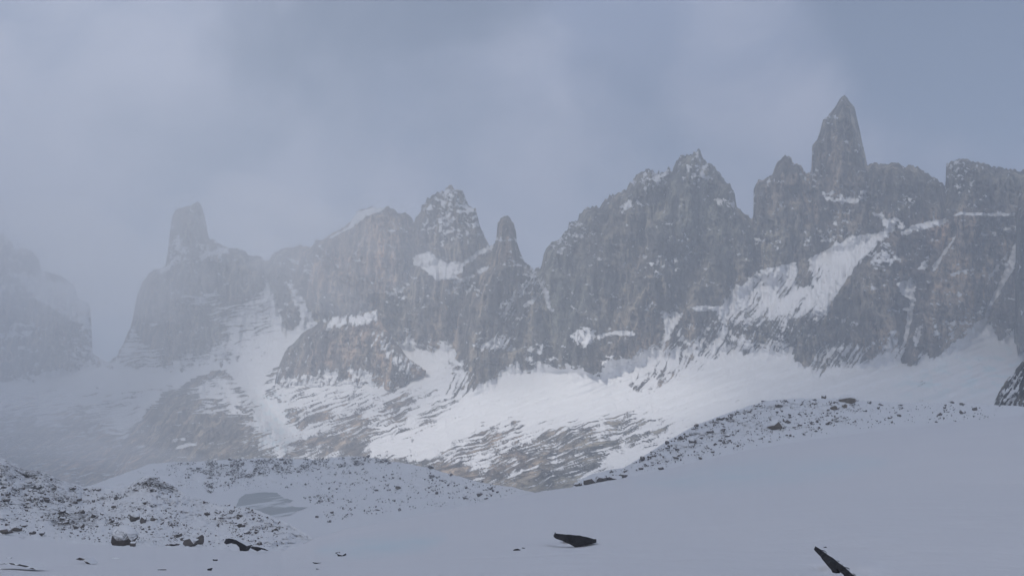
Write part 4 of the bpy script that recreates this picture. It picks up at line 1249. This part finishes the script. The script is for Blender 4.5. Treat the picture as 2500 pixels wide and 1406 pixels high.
# ------------------------------------------------------------------ stones in the near snow
def outline_slab(name, label, sheet, foot, pts, thick, back_tilt=0.2, mat=M_SLAB, cat='rock slab', rag=0.6, rise=0.0, side=0.0):
    """a plate whose outline (photograph pixels) faces the viewer, standing at 'foot', with real thickness behind it"""
    p, d = sheet.at(*foot)
    bm = bmesh.new()
    ring = []
    n = len(pts)
    for i in range(n):
        x0, y0 = pts[i]
        x1, y1 = pts[(i + 1) % n]
        m_ = max(1, int(math.hypot(x1 - x0, y1 - y0) / 7))
        for s in range(m_):
            f_ = s / m_
            jx = rag * rnd.uniform(-1, 1) if s else 0
            jy = rag * rnd.uniform(-1, 1) if s else 0
            ring.append((x0 + (x1 - x0) * f_ + jx, y0 + (y1 - y0) * f_ + jy))
    fr, bk = [], []
    for x, y in ring:
        q = Vector(point(x, y, d))
        up_ = (foot[1] - y) * d / F
        q.y += up_ * back_tilt * -1 + rnd.uniform(-1, 1) * thick * 0.05
        fr.append(bm.verts.new(q))
        b_ = q + Vector(((side + rnd.uniform(-0.05, 0.05)) * thick, thick * rnd.uniform(0.9, 1.1), thick * rise))
        bk.append(bm.verts.new(b_))
    n = len(ring)
    ff = bm.faces.new(fr)
    fb = bm.faces.new(bk[::-1])
    for i in range(n):
        j = (i + 1) % n
        bm.faces.new((fr[j], fr[i], bk[i], bk[j]))
    bmesh.ops.recalc_face_normals(bm, faces=bm.faces[:])
    bmesh.ops.triangulate(bm, faces=bm.faces[:])
    me = bpy.data.meshes.new(name)
    bm.to_mesh(me)
    bm.free()
    o = mesh_obj(name, me, mat)
    return tag(o, label, cat)


outline_slab('rock_slab', 'dark tapering slab jutting out of the smooth snow in the lower middle', fg, (1420, 1334),
             [(1353, 1311), (1357, 1301), (1390, 1304), (1415, 1306), (1437, 1311), (1450, 1315), (1456, 1315), (1456, 1324), (1430, 1331), (1405, 1336), (1390, 1327), (1372, 1319), (1357, 1314)], 0.4, 0.05)
outline_slab('rock_slab', 'dark pointed slab slanting out of the snow at the bottom right', fg, (2080, 1436),
             [(1987, 1340), (1990, 1332), (2014, 1348), (2037, 1364), (2060, 1382), (2088, 1406), (2125, 1434), (2080, 1434), (2058, 1402), (2044, 1388), (2040, 1396), (2033, 1397), (2028, 1390), (2018, 1378), (2003, 1358)], 0.5, 0.0, rag=0.35, rise=-0.14, side=0.46)
outline_slab('arched_boulder', 'dark arched boulder overhanging a snow hollow at the snowfield edge', fg, (590, 1344),
             [(547, 1324), (552, 1315), (560, 1313), (578, 1317), (592, 1325), (603, 1332), (600, 1340), (593, 1347), (585, 1344), (584, 1335), (578, 1328), (566, 1325), (553, 1328)], 0.6, 0.1, cat='boulder')
outline_slab('rock_slab', 'thin dark slab lying just right of the arched boulder', fg, (635, 1348),
             [(612, 1337), (615, 1332), (630, 1334), (646, 1338), (657, 1344), (650, 1343), (634, 1340), (628, 1345), (618, 1340)], 0.35, 0.1)
outline_slab('stone', 'small dark notched stone alone on the snow by the bluish hollow', fg, (831, 1357),
             [(822, 1350), (828, 1353), (836, 1355), (840, 1352), (842, 1358), (832, 1360), (825, 1357)], 0.2, 0.1, cat='stone')
outline_slab('stone', 'tiny dark stone just above the notched one', fg, (824, 1350), [(818, 1348), (828, 1347), (829, 1351), (820, 1351)], 0.08, 0.1, cat='stone')
outline_slab('stone', 'dark stone half drifted over by snow at the lower left', fg, (202, 1376),
             [(186, 1364), (195, 1360), (208, 1364), (215, 1371), (222, 1377), (210, 1375), (205, 1369), (196, 1367)], 0.3, 0.1, mat=M_SNOWY, cat='stone')
outline_slab('stone', 'long thin edge of a buried slab at the bottom left corner', fg, (30, 1390),
             [(-12, 1377), (20, 1373), (48, 1376), (70, 1382), (89, 1389), (80, 1389), (55, 1382), (40, 1379), (10, 1376)], 0.35, 0.1, mat=M_SNOWY, cat='stone')
for x, y, w, h, lab in [(283, 1364, 20, 3, 'thin dark sliver right of the half drifted stone'), (524, 1368, 12, 5, 'small pointed stone below the arched boulder'),
                        (512, 1392, 13, 6, 'small pointed stone nearest the bottom edge below the arched boulder'), (773, 1375, 22, 3, 'thin dark sliver between the notched stone and the bottom edge'),
                        (775, 1389, 9, 2.4, 'tiny dark chip below the thin sliver'), (1262, 1343, 19, 4, 'thin dark sliver left of the tapering slab'), (1278, 1338, 9, 2.5, 'tiny dark chip just left of the tapering slab'),
                        (2016, 1336, 8, 2.5, 'tiny dark chip behind the pointed slab'), (395, 1391, 22, 3.5, 'faint stone tip under drifted snow at the bottom left'), (20, 1362, 16, 2, 'faint dark line of a buried stone at the left border')]:
    me = hull_mesh('stone', rnd, 14, (1, 0.6, max(0.2, h / w)), 0.2, 0.3, M_SLAB)
    put_rock('stone', fg, x, y, w, h, me, lab, 'stone', None, rz=rnd.uniform(-0.2, 0.2), tilt=0.1, bury=0.3)

# ------------------------------------------------------------------ unseen cloud deck added overhead to shade most of the valley
cm, ct, cb = new_mat('shade_cloud_body')
ct.nodes.clear()
co = ct.nodes.new('ShaderNodeOutputMaterial')
tl = N(ct, 'ShaderNodeBsdfTranslucent')
tl.inputs[0].default_value = (0.30, 0.32, 0.36, 1)
tr = N(ct, 'ShaderNodeBsdfTransparent')
mx = ct.nodes.new('ShaderNodeMixShader')
ct.links.new(attr(ct, 'thick'), mx.inputs[0])
ct.links.new(tr.outputs[0], mx.inputs[1])
ct.links.new(tl.outputs[0], mx.inputs[2])
ct.links.new(mx.outputs[0], co.inputs[0])

CZ = 1750.0
kx, ky = SUN_DIR.x / SUN_DIR.z, SUN_DIR.y / SUN_DIR.z
# ground map: shade everywhere but for a long gap over the middle slopes
ggx, ggy = np.meshgrid(np.linspace(-4600, 2600, 150), np.linspace(-900, 4300, 120))
wx = 120 * fbm(ggx / 500, ggy / 500, 3, 450)
lit = np.exp(-(((ggx + 120 + wx) / 480) ** 2 + ((ggy - 1320 + wx) / 420) ** 2) ** 1.6)
lit = np.maximum(lit, 0.75 * np.exp(-(((ggx + 260 + wx) / 520) ** 2 + ((ggy - 1900) / 500) ** 2) ** 1.5))
lit = np.maximum(lit, 0.92 * np.exp(-(((ggx - 150 + wx) / 330) ** 2 + ((ggy - 1400 + 0.5 * wx) / 250) ** 2) ** 1.5))
lit = np.maximum(lit, 0.42 * np.exp(-(((ggx - 560 + wx) / 520) ** 2 + ((ggy - 1650) / 330) ** 2) ** 1.5))
thick = np.clip(0.91 * (1 - lit) + 0.06 * fbm(ggx / 700, ggy / 700, 3, 455), 0.0, 0.97)
edge_f = np.clip(np.minimum.reduce([ggx + 4600, 2600 - ggx, ggy + 900, 4300 - ggy]) / 500.0, 0, 1)
thick = thick * edge_f
cxw, cyw = ggx + kx * CZ, ggy + ky * CZ
hgt = 140 * thick * (1 + 0.5 * fbm(ggx / 260, ggy / 260, 4, 460))
top = np.stack([cxw, cyw, CZ + hgt + 1.0], -1)
bot = np.stack([cxw, cyw, CZ - 0.5 * hgt - 1.0], -1)
th = 1 - np.sqrt(np.clip(1 - thick, 0, 1))

r_, c_ = ggx.shape
cmesh = bpy.data.meshes.new('cloud')
V = np.concatenate([top.reshape(-1, 3), bot.reshape(-1, 3)])
idx = np.arange(r_ * c_).reshape(r_, c_)
ft = np.stack([idx[:-1, :-1], idx[:-1, 1:], idx[1:, 1:], idx[1:, :-1]], -1).reshape(-1, 4)
fb_ = ft[:, ::-1] + r_ * c_
ringi = list(idx[0, :]) + list(idx[1:, -1]) + list(idx[-1, -2::-1]) + list(idx[-2:0:-1, 0])
fs = [(int(a), int(a + r_ * c_), int(b + r_ * c_), int(b)) for a, b in zip(ringi, ringi[1:] + ringi[:1])]
cmesh.from_pydata(V.tolist(), [], ft.tolist() + fb_.tolist() + fs)
cmesh.update()
at = cmesh.attributes.new('thick', 'FLOAT', 'POINT')
at.data.foreach_set('value', np.concatenate([th.ravel(), th.ravel()]).astype(np.float32))
cmesh.polygons.foreach_set('use_smooth', np.ones(len(cmesh.polygons), bool))
tag(mesh_obj('cloud', cmesh, cm), 'unseen cloud deck shaped to shade all but the middle slopes', 'cloud', kind='stuff')

# ------------------------------------------------------------------ haze
hm = bpy.data.materials.new('haze')
hm.use_nodes = True
ht = hm.node_tree
ht.nodes.clear()
ho = ht.nodes.new('ShaderNodeOutputMaterial')
pvn = ht.nodes.new('ShaderNodeVolumePrincipled')
pvn.inputs['Color'].default_value = (0.905, 0.95, 1.0, 1)
pvn.inputs['Density'].default_value = 0.00054
pvn.inputs['Anisotropy'].default_value = 0.0
ht.links.new(pvn.outputs[0], ho.inputs['Volume'])
bmh = bmesh.new()
bmesh.ops.create_cube(bmh, size=1.0)
hme = bpy.data.meshes.new('haze')
bmh.to_mesh(hme)
bmh.free()
hz = mesh_obj('haze', hme, hm)
H0, H1 = Vector((-4400, -2900, GZ - 3.5)), Vector((4400, GY1 + 50, float(full[..., 2].max()) + 25.0))
hz.location = (H0 + H1) / 2
hz.scale = H1 - H0
tag(hz, 'thin cold mist filling the valley', 'haze', kind='stuff')

# ------------------------------------------------------------------ drifting mist patches in front of the left-hand peaks
mm_ = bpy.data.materials.new('mist')
mm_.use_nodes = True
mt_ = mm_.node_tree
mt_.nodes.clear()
mo_ = mt_.nodes.new('ShaderNodeOutputMaterial')
mv_ = mt_.nodes.new('ShaderNodeVolumePrincipled')
mv_.inputs['Color'].default_value = (0.93, 0.95, 1.0, 1)
mv_.inputs['Density'].default_value = 0.00105
mt_.links.new(mv_.outputs[0], mo_.inputs['Volume'])


def mist(px, py, depth, w, h, deep, seed, label):
    bm = bmesh.new()
    bmesh.ops.create_icosphere(bm, subdivisions=4, radius=1.0)
    for v in bm.verts:
        q = v.co
        r = 1 + 0.55 * float(fbm(np.array(q.x * 1.3 + q.z * 0.7), np.array(q.y * 1.3 - q.z * 0.9), 3, seed))
        v.co = Vector((q.x * r, q.y * r, q.z * r))
    me = bpy.data.meshes.new('mist')
    bm.to_mesh(me)
    bm.free()
    o = mesh_obj('mist', me, mm_)
    o.location = point(px, py, depth)
    o.scale = (w * depth / F / 2, deep / 2, h * depth / F / 2)
    o.rotation_euler = (0, 0.15, 0)
    tag(o, label, 'mist', kind='stuff')


mist(180, 640, 1700, 620, 300, 420, 501, 'mist patch drifting past the far left peak')
mist(640, 560, 1650, 520, 190, 340, 503, 'mist veil between the square tower and the snow-capped wall')
mist(760, 690, 1400, 420, 170, 240, 505, 'mist veil in front of the brown rock wall')
mist(120, 1040, 1250, 520, 150, 300, 507, 'murky mist lying over the lower left slopes')
mist(330, 1120, 1050, 360, 90, 200, 509, 'mist pool at the foot of the rock hump')
mist(960, 600, 1500, 480, 240, 200, 511, 'thin mist veil in front of the pyramid peak')
